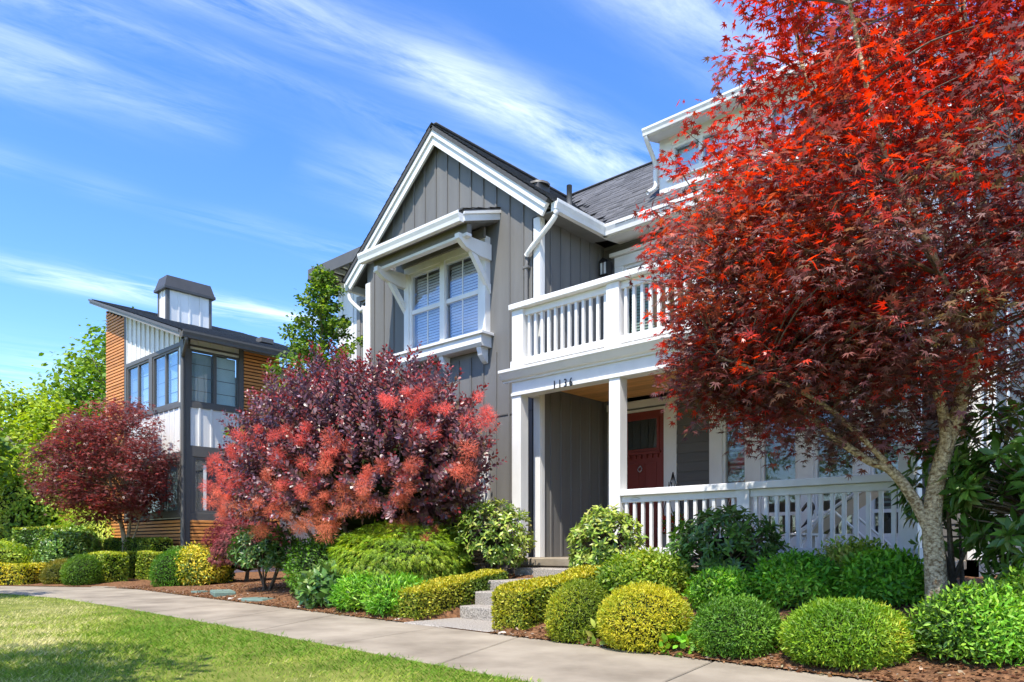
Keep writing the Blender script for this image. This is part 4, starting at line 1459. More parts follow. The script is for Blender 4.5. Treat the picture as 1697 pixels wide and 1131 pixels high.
P = np.stack([-4.3 + np.cos(a) * .08, 9.3 + np.sin(a) * .08, np.full(n, zz + .22)], 1)
D = np.stack([np.cos(a) * .28, np.sin(a) * .28, np.ones(n)], 1) + rand_dirs(n) * .12
scatter('leaves', tmpl_oval(0.05, .01, .1), P, D, rand_dirs(n), RNG.uniform(.3, .52, n), palette(n, [(1, (.14, .27, .04)), (1, (.26, .4, .08))]), M['leaf'], pl, (-4.3, 9.3, zz))
# planter with obelisk trellis and red flowers beside the door
px, py = -5.86, 10.05
pt = thing('flower_planter', 'grey planter with red flowers and a black wire trellis beside the red door', 'planter', (px, py, FLOOR))
tubes('pot', [([(px, py, FLOOR), (px, py, FLOOR + .3), (px, py, FLOOR + .36)], [.13, .19, .2])], M['pot'], pt, (px, py, FLOOR), 18)
tr = []
for k in range(4):
    a = k * math.pi / 2 + .4
    tr.append(([(px + math.cos(a) * .15, py + math.sin(a) * .15, FLOOR + .3), (px + math.cos(a + .5) * .14, py + math.sin(a + .5) * .14, FLOOR + .75), (px, py, FLOOR + 1.3)], [.007] * 3))
for s in (1, -1):
    tr.append((smooth_path([(px + math.cos(s * t * 2.6) * (.16 - t * .1), py + math.sin(s * t * 2.6) * (.16 - t * .1), FLOOR + .35 + t * .8) for t in np.linspace(0, 1, 9)], 3), [.006] * 25))
tubes('trellis', tr, M['black'], pt, (px, py, FLOOR + .3), 6)
n = 420
d = rand_dirs(n)
P = np.array((px, py, FLOOR + .5)) + d * np.array((.22, .22, .17)) * RNG.random((n, 1)) ** .4
C = palette(n, [(6, (.1, .2, .03)), (2, (.25, .3, .04)), (3, (.55, .03, .025))])
scatter('flowers_and_leaves', T_ROUND, P, d + np.array((0, 0, .3)), d + rand_dirs(n) * .4, RNG.uniform(.035, .065, n), C, M['leaf'], pt, (px, py, FLOOR + .5))
# folding sling chair and white low table on the porch
lx, ly = -2.95, 9.35
ch = thing('sling_chair', 'beige sling chair with a white frame behind the porch railing', 'chair', (lx, ly, FLOOR))
slab('sling', [(lx - .62, ly - .3, FLOOR + .3), (lx - .62, ly + .3, FLOOR + .3), (lx + .32, ly + .3, FLOOR + .92), (lx + .32, ly - .3, FLOOR + .92)], .02, M['cushion'], ch)
for sy in (-.33, .33):
    tubes('frame_rail', [([(lx - .75, ly + sy, FLOOR + .24), (lx + .42, ly + sy, FLOOR + 1.02)], [.018, .018])], M['white_trim'], ch, (lx, ly + sy, FLOOR), 8)
    tubes('leg', [([(lx + .45, ly + sy, FLOOR), (lx - .2, ly + sy, FLOOR + .6)], [.016, .016])], M['white_trim'], ch, (lx, ly + sy, FLOOR), 8)
    tubes('leg', [([(lx - .7, ly + sy, FLOOR), (lx - .3, ly + sy, FLOOR + .54)], [.016, .016])], M['white_trim'], ch, (lx, ly + sy, FLOOR), 8)
lt = thing('porch_table', 'low white folding table on the porch beside the sling chair', 'table', (-3.75, 9.2, FLOOR))
box('table_top', -4.12, -3.45, 8.95, 9.5, FLOOR + .3, FLOOR + .33, M['white'], lt, .006)
for sx in (-.28, .28):
    for sy in (-.22, .22):
        box('leg', -3.79 + sx - .02, -3.79 + sx + .02, 9.22 + sy - .02, 9.22 + sy + .02, FLOOR, FLOOR + .3, M['white'], lt, .003)
bag = tubes('bag_strap', [(smooth_path([(-3.62, 9.1, FLOOR + .34), (-3.5, 9.1, FLOOR + .42), (-3.4, 9.12, FLOOR + .62), (-3.46, 9.14, FLOOR + .7), (-3.55, 9.14, FLOOR + .6)], 4), [.02] * 17)], M['black'], None, (-3.62, 9.1, FLOOR + .34), 8)
tag(bag, 'black strap lying in a loop on the low white porch table', 'strap')

# ------------------------------------------------------------------ white townhouse behind the young green tree
th = thing('white_townhouse', 'white board and batten townhouse with a dark flat eave behind the young green tree', 'house', (-14, 10.45, 0))
Tf = FF(10.45)
tw_h = (-14.28, -13.45, 4.7, 6.56)
tw = boxes('wall', wall_boxes(Tf, -15.2, -12.2, 0, 7.2, [tw_h], .16), M['white'], th, (-14, 10.45, 0))
box('wall', -15.2, -15.04, 10.61, 16, 0, 7.2, M['white'], th)
box('wall', -15.04, -12.2, 12.0, 12.1, 0, 7.2, M['interior'], th)
battens(Tf, [-15.0 + .42 * i for i in range(7)], 0.5, lambda u: 7.15, M['white'], tw, .045, .022, [(tw_h[0] - .2, tw_h[1] + .2, 4.4, 6.75)])
window(th, Tf, *tw_h, M['mid_trim'], cols=1, rows=2, trim=.13, fr=.05, glass='glass_sky', sheet=['shade_dark'])
box('belt_trim', -15.2, -12.2, 10.41, 10.452, 3.2, 3.4, M['white_trim'], th)
ro = box('roof', -15.55, -11.6, 9.92, 16.2, 7.3, 7.46, M['roof_deck'], th, .01)
box('fascia', -15.57, -11.6, 9.86, 9.92, 7.2, 7.47, M['dark_trim'], ro, .01)
box('fascia', -15.6, -15.55, 9.92, 16.2, 7.2, 7.47, M['dark_trim'], ro, .01)
for i in range(10):
    box('rafter', -15.4 + i * .38, -15.34 + i * .38, 9.93, 10.43, 7.2, 7.3, M['white'], ro, .004)

# ------------------------------------------------------------------ modern house with cedar slats, at the far end of the sidewalk
LX, LY = -18.55, 8.24
mh = thing('modern_house', 'modern white house with cedar slats, dark trim and a sloping shed roof', 'house', (-20.5, 9.5, 0))
Lf, Ls = FF(LY), SF(LX)
shed = lambda x: 6.0 + .343 * (-17.97 - x)
wA, wB = (-22.12, -20.62, 4.5, 5.9), (-20.38, -18.85, 4.5, 5.9)
lA = (-22.0, -18.85, 1.74, 3.12)
fw_ = boxes('wall', wall_boxes(Lf, -23.6, LX, 0, 6.0, [wA, wB, lA], .16), M['white'], mh, (-21, LY, 0))
prism('wall', [(-23.6, 6.0), (LX, 6.0), (LX, shed(LX) - .05), (-23.6, shed(-23.6) - .05)], 'y', LY, LY + .16, M['white'], mh)
sA, sl_ = (8.38, 9.69, 4.5, 5.84), (8.46, 9.3, 1.74, 3.15)
sw_ = boxes('wall', wall_boxes(Ls, LY, 10.85, 0, 6.12, [sA, sl_], .16), M['white'], mh, (LX, LY, 0))
battens(Lf, [-22.1 + .3 * i for i in range(12)], 6.0, lambda u: shed(u) - .06, M['white'], fw_, .045, .035)
battens(Lf, [-22.1 + .3 * i for i in range(12)], 3.28, lambda u: 4.4, M['white'], fw_, .04, .02)
battens(Ls, [8.62 + .31 * i for i in range(4)], 5.92, lambda u: 6.1, M['white'], sw_, .04, .02)
battens(Ls, [8.62 + .31 * i for i in range(4)], 3.28, lambda u: 4.4, M['white'], sw_, .05, .03)
for wq in (wA, wB):
    window(mh, Lf, *wq, M['dark_trim'], cols=2, trim=0, fr=.05, rec=.02, glass='glass_sky', sheet=['shade_dark', 'shade_blue'], sheet_bars=3)
window(mh, Ls, *sA, M['dark_trim'], cols=2, trim=0, fr=.05, rec=.02, glass='glass_dim', sheet=['shade_dark', 'shade_blue'], sheet_bars=3)
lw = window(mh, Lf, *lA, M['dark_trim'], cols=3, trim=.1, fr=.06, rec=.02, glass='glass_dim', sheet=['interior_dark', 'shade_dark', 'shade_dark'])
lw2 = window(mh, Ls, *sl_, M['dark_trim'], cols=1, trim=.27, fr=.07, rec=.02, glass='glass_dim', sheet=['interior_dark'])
box('vertical_strip', LX - .03, LX - .024, 8.74, 8.82, 1.7, 2.95, M['frosted'], lw2, 0)
# dark trim bands
for z0, z1, pr in ((5.9, 6.01, .03), (4.38, 4.5, .032), (3.15, 3.27, .03), (1.62, 1.73, .03)):
    box('trim_band', -22.26, LX - .1, LY - pr, LY - .001, z0, z1, M['dark_trim'], mh)
    box('trim_band', LX + .001, LX + pr, LY + .1, 9.78, z0, z1 - (.06 if z0 > 5 else 0), M['dark_trim'], mh)
for x0, x1 in ((-22.28, -22.14), (-20.6, -20.4)):
    box('trim_post', x0, x1, LY - .034, LY - .001, 4.38 if x0 > -21 else 1.5, 6.0 if x0 > -21 else shed(-22.2) - .05, M['dark_trim'], mh)
box('corner_post', LX - .13, LX + .04, LY - .04, LY - .001, .3, 6.05, M['dark_trim'], mh)
box('corner_post', LX + .001, LX + .04, LY, LY + .13, .3, 6.05, M['dark_trim'], mh)
box('trim_post', LX + .001, LX + .036, 9.68, 9.8, 1.5, 6.1, M['dark_trim'], mh)
# cedar slats
def slats(face, u0, u1, z0, z1fn, nm, backing):
    z = z0
    bb_ = face(u0, u1, .001, .012, z0, z0 + 1)
    ends = [(bb_[0], z1fn(bb_[0])), (bb_[1], z1fn(bb_[1]))] if nm in ('front', 'base') and face is Lf else None
    if ends:
        bk = prism('slat_backing', [(ends[0][0], z0), (ends[1][0], z0), (ends[1][0], ends[1][1]), (ends[0][0], ends[0][1])], 'y', bb_[2], bb_[3], M['slat_gap'], mh)
    else:
        bk = box('slat_backing', *face(u0, u1, .001, .012, z0, z1fn(u0)), M['slat_gap'], mh, 0)
    while z < z1fn(u0) - .05:
        ue = u1
        if z + .06 > z1fn(u1):
            ue = u0 + max(.05, (u1 - u0) * (z1fn(u0) - z - .06) / max(.01, z1fn(u0) - z1fn(u1)))
        box('slat', *face(u0 - (.02 if backing else 0), ue, .013, .042, z, z + .06), M['cedar'], bk, .004)
        z += .088


slats(Lf, -23.62, -22.29, .35, lambda u: shed(u) - .12, 'front', True)
slats(Lf, -22.25, LX - .14, .35, lambda u: 1.6, 'base', True)
slats(Ls, LY + .14, 9.68, .35, lambda u: 1.6, 'base', False)
slats(Ls, 9.81, 10.85, .35, lambda u: 6.05, 'side', False)
# shed roof
rf = slab('roof', [(-23.95, 7.9, shed(-23.95) + .1), (-17.97, 7.9, shed(-17.97) + .1), (-17.97, 12.6, shed(-17.97) + .1), (-23.95, 12.6, shed(-23.95) + .1)], .1, M['roof_deck'], mh)
shingle_courses('shingles', (-23.97, 7.88, shed(-23.97) + .108), (0, 1, 0), (1, 0, -.343), 4.74, 6.36, 0.15, 0.3, M['shingle'], rf)
prism('fascia', [(-23.97, shed(-23.97) + .085), (-17.95, shed(-17.95) + .085), (-17.95, shed(-17.95) - .08), (-23.97, shed(-23.97) - .03)], 'y', 7.86, 7.9, M['mid_trim'], rf)
prism('fascia', [(-23.97, shed(-23.97) + .1), (-17.95, shed(-17.95) + .1), (-17.95, shed(-17.95) + .03), (-23.97, shed(-23.97) + .04)], 'y', 7.83, 7.86, M['dark_trim'], rf)
gutter('gutter', (-17.97, 7.9, 5.92), (-17.97, 12.6, 5.92), M['dark_trim'], rf, .17, .13, (1, 0))
slab('soffit', [(LX, LY, 6.1), (-17.97, LY, 5.96), (-17.97, 12.6, 5.96), (LX, 12.6, 6.1)], .02, M['mid_trim'], rf)
pipe('downpipe', [(-17.9, 8.0, 5.94), (-17.95, 8.02, 5.8), (-18.4, 8.15, 5.6), (-18.47, 8.17, 5.45), (-18.47, 8.17, 3.0), (-18.47, 8.17, .4)], M['dark_trim'], mh, .045, 8, 4)
box('roof_vent', -19.9, -19.6, 10.9, 11.3, 6.72, 6.86, M['dark_trim'], rf, .01)
# chimney
chm = box('chimney', -21.84, -21.3, 8.97, 10.25, 6.9, 8.14, M['white'], mh)
for x0, x1, y0, y1 in ((-21.86, -21.78, 8.95, 9.03), (-21.36, -21.28, 8.95, 9.05), (-21.36, -21.28, 10.19, 10.27)):
    box('corner_trim', x0, x1, y0, y1, 6.9, 8.14, M['dark_trim'], chm)
for y in (9.31, 9.62, 9.93):
    box('batten', -21.302, -21.28, y - .02, y + .02, 6.9, 8.14, M['white'], chm, 0)
box('batten', -21.6, -21.56, 8.95, 8.972, 6.9, 8.14, M['white'], chm, 0)
cp = box('chimney_cap', -21.94, -21.2, 8.87, 10.35, 8.12, 8.2, M['chimney_cap'], mh, .006)
tp = [(-21.92, 8.89), (-21.22, 8.89), (-21.22, 10.33), (-21.92, 10.33)]
tq = [(-21.84, 8.98), (-21.3, 8.98), (-21.3, 10.24), (-21.84, 10.24)]
poly('cap_hood', [(a, b, 8.2) for a, b in tp] + [(a, b, 8.52) for a, b in tq], BOXF, M['chimney_cap'], cp)
# rear wing, cream stucco
boxes('stucco_wing', [(-23.5, -18.8, 10.86, 15.5, 0, 5.9)], M['cream'], mh)
boxes('room_wall', [(-23.4, -18.75, 9.4, 9.45, 0, 6.0)], M['interior_dark'], mh)
box('wing_roof', -23.6, -18.5, 12.6, 15.8, 5.92, 6.05, M['roof_deck'], mh)
# ------------------------------------------------------------------ plants
RED = [(3, (.16, .038, .035)), (3, (.3, .042, .034)), (4, (.52, .048, .037)), (4, (.74, .078, .046)), (2, (.22, .065, .048)), (.8, (.62, .16, .075))]
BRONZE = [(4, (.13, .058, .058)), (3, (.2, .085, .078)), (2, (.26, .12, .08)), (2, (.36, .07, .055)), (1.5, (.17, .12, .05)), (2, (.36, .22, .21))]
MAROON = [(4, (.12, .042, .042)), (4, (.19, .056, .05)), (3, (.29, .064, .056)), (1.5, (.42, .075, .065)), (1.5, (.3, .17, .17))]
PURPLE = [(4, (.11, .048, .062)), (4, (.18, .08, .095)), (2, (.25, .075, .07)), (1, (.2, .12, .07)), (1.5, (.33, .21, .24))]
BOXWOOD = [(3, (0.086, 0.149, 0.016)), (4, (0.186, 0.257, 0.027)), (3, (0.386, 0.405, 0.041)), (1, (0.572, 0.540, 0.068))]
GOLD = [(2, (0.234, 0.286, 0.026)), (4, (0.496, 0.468, 0.039)), (3, (0.717, 0.585, 0.065)), (1, (0.138, 0.195, 0.026))]
OLIVE = [(3, (0.138, 0.203, 0.017)), (4, (0.261, 0.319, 0.022)), (3, (0.461, 0.450, 0.029)), (1, (0.108, 0.145, 0.017))]
GREEN = [(4, (0.072, 0.176, 0.016)), (4, (0.143, 0.297, 0.027)), (2, (0.243, 0.419, 0.041)), (1, (0.043, 0.101, 0.016))]
BRIGHT = [(3, (0.083, 0.247, 0.016)), (4, (0.165, 0.390, 0.026)), (2, (0.303, 0.520, 0.052)), (1, (0.055, 0.130, 0.016))]
RHODO = [(4, (.05, .115, .018)), (4, (.09, .19, .026)), (2, (.17, .31, .045)), (1, (.22, .26, .06))]
VARIEG = [(3, (0.093, 0.163, 0.019)), (4, (0.212, 0.338, 0.037)), (3, (0.437, 0.500, 0.088)), (1, (0.503, 0.425, 0.150))]
LACE = [(3, (0.104, 0.196, 0.017)), (4, (0.223, 0.350, 0.028)), (3, (0.386, 0.476, 0.042))]
PINKLACE = [(3, (.14, .03, .035)), (4, (.25, .055, .06)), (2, (.36, .1, .1)), (2, (.1, .03, .03))]
TREEG = [(3, (0.064, 0.135, 0.020)), (4, (0.143, 0.257, 0.034)), (3, (0.286, 0.392, 0.054))]
LIME = [(3, (0.138, 0.247, 0.019)), (4, (0.303, 0.416, 0.039)), (3, (0.469, 0.546, 0.065))]


def bz(x, y):
    return bedh(x, y)


# --- the big red maple ---------------------------------------------------------------
tb_ = (-1.53, 6.75, bz(-1.53, 6.75) - .05)
limbs = [
    ([tb_, (-1.55, 6.76, .75), (-1.57, 6.76, 1.15), (-1.5, 6.78, 1.6), (-1.36, 6.76, 2.05), (-1.22, 6.72, 2.6), (-1.2, 6.68, 3.3), (-1.28, 6.6, 4.4), (-1.35, 6.5, 5.6)], .088, .022),
    ([(-1.58, 6.76, 1.0), (-1.7, 6.72, 1.28), (-1.86, 6.66, 1.52), (-2.06, 6.58, 1.64), (-2.5, 6.45, 2.1), (-2.9, 6.4, 2.9), (-3.3, 6.4, 3.7)], .052, .014),
    ([(-1.5, 6.76, 1.5), (-1.47, 6.7, 1.9), (-1.62, 6.55, 2.5), (-1.95, 6.3, 3.4), (-2.3, 6.2, 4.4), (-2.45, 6.1, 5.3)], .05, .014),
    ([(-1.22, 6.72, 2.5), (-.85, 6.45, 3.3), (-.35, 6.2, 4.4), (-.1, 6.1, 5.4)], .04, .012),
    ([(-1.25, 6.72, 2.3), (-1.4, 6.0, 3.0), (-1.6, 5.5, 3.7), (-1.7, 5.2, 4.5)], .036, .012),
    ([(-1.2, 6.68, 2.9), (-1.4, 7.2, 3.6), (-1.9, 7.6, 4.3)], .034, .012),
    ([(-1.86, 6.66, 1.55), (-2.2, 6.3, 2.0), (-2.6, 5.9, 2.3), (-3.0, 5.9, 2.5)], .026, .01),
]
lum = Lumps(1.5)
cl = crown_clumps(780, (-1.62, 6.5, 3.75), (2.5, 1.75, 2.15), 3.0, .2, lum, .14, .6)
extra = crown_clumps(210, (-2.9, 6.5, 3.1), (1.25, 1.1, 1.15), 1.5, .3, lum, .2, .6)
low = crown_clumps(130, (-2.45, 6.4, 2.4), (1.35, .95, .75), .8, .3, lum, .15, .6)
cl = np.concatenate([cl, extra, low])
cl = cl[(cl[:, 1] < 8.15) & (cl[:, 1] > 4.75) & (cl[:, 2] > 1.66 + .3 * np.maximum(0, cl[:, 0] + 1.9))]
# the crown narrows towards its top on the house's entrance side, where sky shows through
lim_ = np.interp(cl[:, 2], (1.7, 2.2, 2.6, 3.1, 3.6, 4.1, 4.5, 4.9, 5.2, 5.5), (-.52, -.57, -.62, -.595, -.645, -.625, -.59, -.54, -.45, -.41))
cl = cl[cl[:, 0] / cl[:, 1] > lim_ + .035]
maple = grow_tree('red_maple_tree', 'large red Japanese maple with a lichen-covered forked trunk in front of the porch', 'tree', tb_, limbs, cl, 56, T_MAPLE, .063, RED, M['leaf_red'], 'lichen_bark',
          pad=(.29, .09), droop=.35, patch=1.3, twig=.006, twig_bark='dark_bark', low_cols=BRONZE, zrange=(1.5, 5.5))

# loose sprays standing out from the crown
rel = (cl - np.array((-1.62, 6.5, 3.75))) / np.array((2.5, 1.75, 2.4))
outer = np.argsort(-np.linalg.norm(rel, axis=1))[:330]
SP, SD, SCo, tw = [], [], [], []
for i in RNG.permutation(outer)[:150]:
    c0 = cl[i]
    g_ = norm((rel[i] * np.array((1, 1, .55)) + np.array((0, 0, .45)) + RNG.normal(size=3) * .3)[None])[0]
    L = random.uniform(.3, .55)
    if c0[1] + g_[1] * L > 8.3:
        continue
    k = int(L * 34)
    t = np.linspace(.15, 1, k)
    side = norm(np.cross(g_, rand_dirs(k)))
    SP.append(c0 + g_ * (t * L)[:, None] + side * .03 + np.array((0, 0, -.06)) * (t ** 2)[:, None])
    SD.append(side + g_ * .5 + np.array((0, 0, -.3)))
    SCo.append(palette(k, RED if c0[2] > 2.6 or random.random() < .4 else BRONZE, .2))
    tw.append(([Vector(c0 - g_ * .15), Vector(c0 + g_ * L * .5), Vector(c0 + g_ * L + np.array((0, 0, -.06)))], [.004, .003, .0015]))
SP = np.concatenate(SP)
scatter('sprays', T_MAPLE, SP, np.concatenate(SD), np.array((0, 0, 1.0)) + rand_dirs(len(SP)) * .6, RNG.uniform(.035, .075, len(SP)), np.concatenate(SCo), M['leaf_red'], maple, tb_)
tubes('spray_twigs', tw, M['dark_bark'], maple, tb_, 4)['kind'] = 'stuff'

# --- small round maple by the modern house -------------------------------------------
b = (-20.15, 7.45, .2)
lmb = [([b, (-20.17, 7.45, .85), (-20.22, 7.42, 1.25), (-20.35, 7.35, 1.8), (-20.5, 7.2, 2.6)], .085, .03),
       ([(-20.17, 7.45, .9), (-20.0, 7.5, 1.4), (-19.7, 7.4, 2.1)], .05, .015), ([(-20.17, 7.45, .8), (-19.8, 7.55, 1.2), (-19.4, 7.5, 1.6)], .032, .012),
       ([(-20.3, 7.4, 1.5), (-20.9, 7.0, 2.0), (-21.4, 6.8, 2.5)], .04, .012)]
cl = crown_clumps(780, (-20.1, 7.1, 2.75), (1.75, 1.6, 1.25), 1.75, .45, Lumps(2.2), .2, .5)
cl = cl[(cl[:, 1] < 8.0) & (cl[:, 2] > 1.6)]
grow_tree('maroon_maple_tree', 'small round maroon Japanese maple in front of the modern house', 'tree', b, lmb, cl, 42, T_MAPLE5, .075, MAROON, M['leaf_red'], 'bark', pad=(.25, .09), droop=.3, patch=1.6, twig=.006)

# --- smoke bush ----------------------------------------------------------------------
sb = (-10.1, 7.4, bz(-10.1, 7.4))
bush = thing('smoke_bush', 'large purple-leaved smoke bush with fluffy red plumes against the gable wall', 'bush', sb)
cen, R = np.array((-10.25, 7.25, 2.08)), np.array((3.35, 1.4, 1.5))
stem_paths, LP, LD, LN, LS, LC = [], [], [], [], [], []
lum = Lumps(1.2)
nsh = 1350
d = rand_dirs(4500)
d = d[(d[:, 2] > -.6)][:nsh]
for k in range(nsh):
    dk = d[k]
    f = (1 + .14 * float(lum((dk * R)[None])[0])) * random.uniform(.74, 1.0)
    p0 = cen + dk * R * f * .84
    up = np.array((0, 0, 1.0))
    grow = norm((dk * np.array((.7, .7, .6)) + up * (.75 if dk[2] > -.1 else .3) + RNG.normal(size=3) * .18)[None])[0]
    L = random.uniform(.4, .75) * (1.15 if dk[2] > .35 else .85)
    p1 = p0 + grow * L
    if p1[1] > 8.72: continue
    if k % 3 == 0:
        stem_paths.append(([p0 - grow * .2, p0, p1], [.012, .009, .003]))
    nl = int(L * 48)
    t = (np.arange(nl) + .5) / nl
    ang = np.arange(nl) * 2.4 + random.uniform(0, 6)
    a = norm(np.cross(grow, (.3, .2, .9))[None])[0]; bb = np.cross(grow, a)
    rad = a[None] * np.cos(ang)[:, None] + bb[None] * np.sin(ang)[:, None]
    LP.append(p0 + grow * (t * L)[:, None] + rad * .012)
    LD.append(rad + grow * (.55 + .6 * t)[:, None] + RNG.normal(size=(nl, 3)) * .15)
    LN.append(grow[None] * .9 - rad * .3 + RNG.normal(size=(nl, 3)) * .25)
    LS.append((.102 - .055 * t ** 2) * RNG.uniform(.8, 1.2, nl))
    c = palette(nl, PURPLE, .18)
    young = ((t > .8) & (RNG.random(nl) < .75))[:, None]
    c = np.where(young, np.array((.26, .03, .03)) * RNG.uniform(.6, 1.3, (nl, 1)), c)
    LC.append(c)
scatter('foliage', tmpl_oval(.33, .04, .05), np.concatenate(LP), np.concatenate(LD), np.concatenate(LN), np.concatenate(LS), np.concatenate(LC), M['leaf_purple'], bush, sb)
# loose inner leaves
P, nr = ellipsoid_points(5000, cen, R * .9, .28, lum, .12, -.75)
scatter('inner_foliage', tmpl_oval(.3, .04, .05), P, nr + rand_dirs(len(P)), rand_dirs(len(P)) + nr, RNG.uniform(.05, .09, len(P)), palette(len(P), PURPLE, .2), M['leaf_purple'], bush, sb)
for i in range(9):
    a = i / 9 * 6.28
    tip = cen + np.array((math.cos(a) * R[0] * .75, math.sin(a) * R[1] * .5, random.uniform(-.4, .5)))
    st = Vector(sb) + Vector((math.cos(a) * .15, math.sin(a) * .12, -.05))
    stem_paths.append((smooth_path([st, (st + Vector(tip)) / 2 + Vector((0, 0, .15)), Vector(tip)], 4), np.linspace(.05, .015, 9)))
tubes('stem', stem_paths, M['dark_bark'], bush, sb, 5)
blob_core('light_block_core', cen + np.array((0, .15, -.05)), R, M['core'], bush, .6)
# plumes: balls of fine hairs
hairs_P, hairs_D, hairs_C, hairs_S = [], [], [], []
PLUMES = [(.02, -.96, .27), (-.19, -.97, .17), (-.41, -.91, .06), (.44, -.86, .24), (.29, -.95, .11), (.88, -.34, .34), (.79, -.54, .28),
          (.89, -.45, .09), (.95, -.25, .17), (.65, -.76, 0), (.77, -.62, -.19), (.87, -.45, -.19), (.57, -.8, -.2), (.67, -.65, -.36), (.47, -.79, -.4), (.27, -.84, -.48), (.79, -.46, -.4), (.83, -.26, -.49),
          (-.75, -.66, -.08), (-.34, -.87, -.35), (-.1, -.84, -.53), (.06, -.79, -.61), (.37, -.71, -.6), (.57, -.61, -.55), (.94, -.3, -.16), (-.11, -.99, -.11), (.39, -.9, -.16), (.14, -.97, -.19),
          (-.6, -.78, .2), (-.85, -.5, .1), (-.6, -.7, -.4), (-.8, -.4, -.45), (-.93, -.2, .25), (-.95, .2, -.1)]
for dk in PLUMES:
    dk = np.array(dk) + np.array((-.27, 0, .04))
    dk = dk / np.linalg.norm(dk)
    q = cen + dk * R * random.uniform(.94, 1.06) + np.array((0, 0, .04))
    hgt = (q[2] - .9) / 2.6
    k = min(1, max(0, (q[2] - 1.25) / 1.0 + random.uniform(-.3, .3)))      # fresh plumes coral, older ones rusty
    base_c = (np.array((.64, .22, .12)) * (1 - k) + np.array((.82, .17, .14)) * k) * random.uniform(.8, 1.1)
    sub = random.randint(3, 5)
    for s in range(sub):
        qc = q + RNG.normal(size=3) * np.array((.2, .14, .13))
        rr = random.uniform(.05, .16)
        m = int(3000 * rr)
        dd = rand_dirs(m)
        hairs_P.append(qc + dd * (RNG.random((m, 1)) ** .6) * rr)
        hairs_D.append(dd + rand_dirs(m) * .9)
        hairs_S.append(RNG.uniform(.04, .085, m))
        hairs_C.append(base_c * RNG.uniform(.7, 1.3, (m, 1)))
P = np.concatenate(hairs_P)
scatter('plumes', tmpl_fibre(.04), P, np.concatenate(hairs_D), rand_dirs(len(P)), np.concatenate(hairs_S), np.concatenate(hairs_C), M['plume'], bush, sb)

# --- young green tree ----------------------------------------------------------------
gb = (-12.85, 8.55, .25)
gt = thing('young_green_tree', 'slender young green tree with layered branches behind the smoke bush', 'tree', gb)
top = 6.5
tubes('trunk', [(smooth_path([gb, (-12.93, 8.55, 2.2), (-12.98, 8.52, 4.4), (-12.96, 8.55, top)], 5), np.linspace(.07, .008, 16))], M['bark'], gt, gb, 8)
LP, LD, LC, paths = [], [], [], []
for i in range(92):
    h = 2.0 + (top - 2.15) * (i / 91) ** .9
    az = i * 2.399 + random.uniform(-.4, .4)
    L = (.06 + (top - h) * .4) * random.uniform(.6, 1.15)
    L = min(L, 1.9)
    rise = .35 + .5 * (h / top)
    p0 = Vector((-12.96, 8.55, h))
    dv = Vector((math.cos(az), math.sin(az), rise))
    p1 = p0 + dv * L * .55
    p2 = p0 + Vector((math.cos(az), math.sin(az), rise * .72)) * L
    if p2.y > 10.2: continue
    sp = smooth_path([p0, p1, p2], 5)
    paths.append((sp, np.linspace(.016, .004, len(sp))))
    A = np.array([tuple(p) for p in sp])
    m = int(150 * L + 45)
    t = RNG.random(m) ** .75 * (len(A) - 1)
    ii = np.minimum(t.astype(int), len(A) - 2)
    q = A[ii] + (A[ii + 1] - A[ii]) * (t - ii)[:, None]
    q = q + RNG.normal(size=(m, 3)) * np.array((.06, .06, .045))
    LP.append(q)
    LD.append(np.array((math.cos(az), math.sin(az), .0)) + rand_dirs(m) * 1.0)
    LC.append(palette(m, TREEG, .2) * random.uniform(.65, 1.1))
tubes('branch', paths, M['bark'], gt, gb, 5)
P = np.concatenate(LP); m = len(P)
scatter('crown', T_ROUND, P, np.concatenate(LD), np.array((0, 0, 1.0)) + rand_dirs(m) * .7, RNG.uniform(.055, .092, m), np.concatenate(LC), M['leaf'], gt, gb)

# --- background trees at the left ----------------------------------------------------
def leafy_tree(name, label, base, cz, r, n, per, size, cols, tm=T_ROUND, group=None, trunk=.16, pad=(.6, .3), bark='bark', ymax=None):
    c = (base[0], base[1], cz)
    lim = [([base, (base[0] + .05, base[1], base[2] + (cz - base[2]) * .5), (base[0], base[1] + .05, cz), (base[0] + .1, base[1], cz + r[2] * .6)], trunk, trunk * .25)]
    for k in range(5):
        a = k * 1.257 + .4
        lim.append(([(base[0] + .03, base[1], base[2] + (cz - base[2]) * .55), (base[0] + math.cos(a) * r[0] * .3, base[1] + math.sin(a) * r[1] * .3, cz), (base[0] + math.cos(a) * r[0] * .65, base[1] + math.sin(a) * r[1] * .65, cz + r[2] * .35)], trunk * .45, trunk * .12))
    cl = crown_clumps(n, c, r, r[2] * 1.1, .4, Lumps(2.6 / max(r)), .22, .55)
    if ymax:
        cl = cl[cl[:, 1] < ymax]
    return grow_tree(name, label, 'tree', base, lim, cl, per, tm, size, cols, M['leaf'], bark, pad=pad, droop=.25, group=group, patch=1.2 / max(r) * 2, twig=.02, flat=.8)


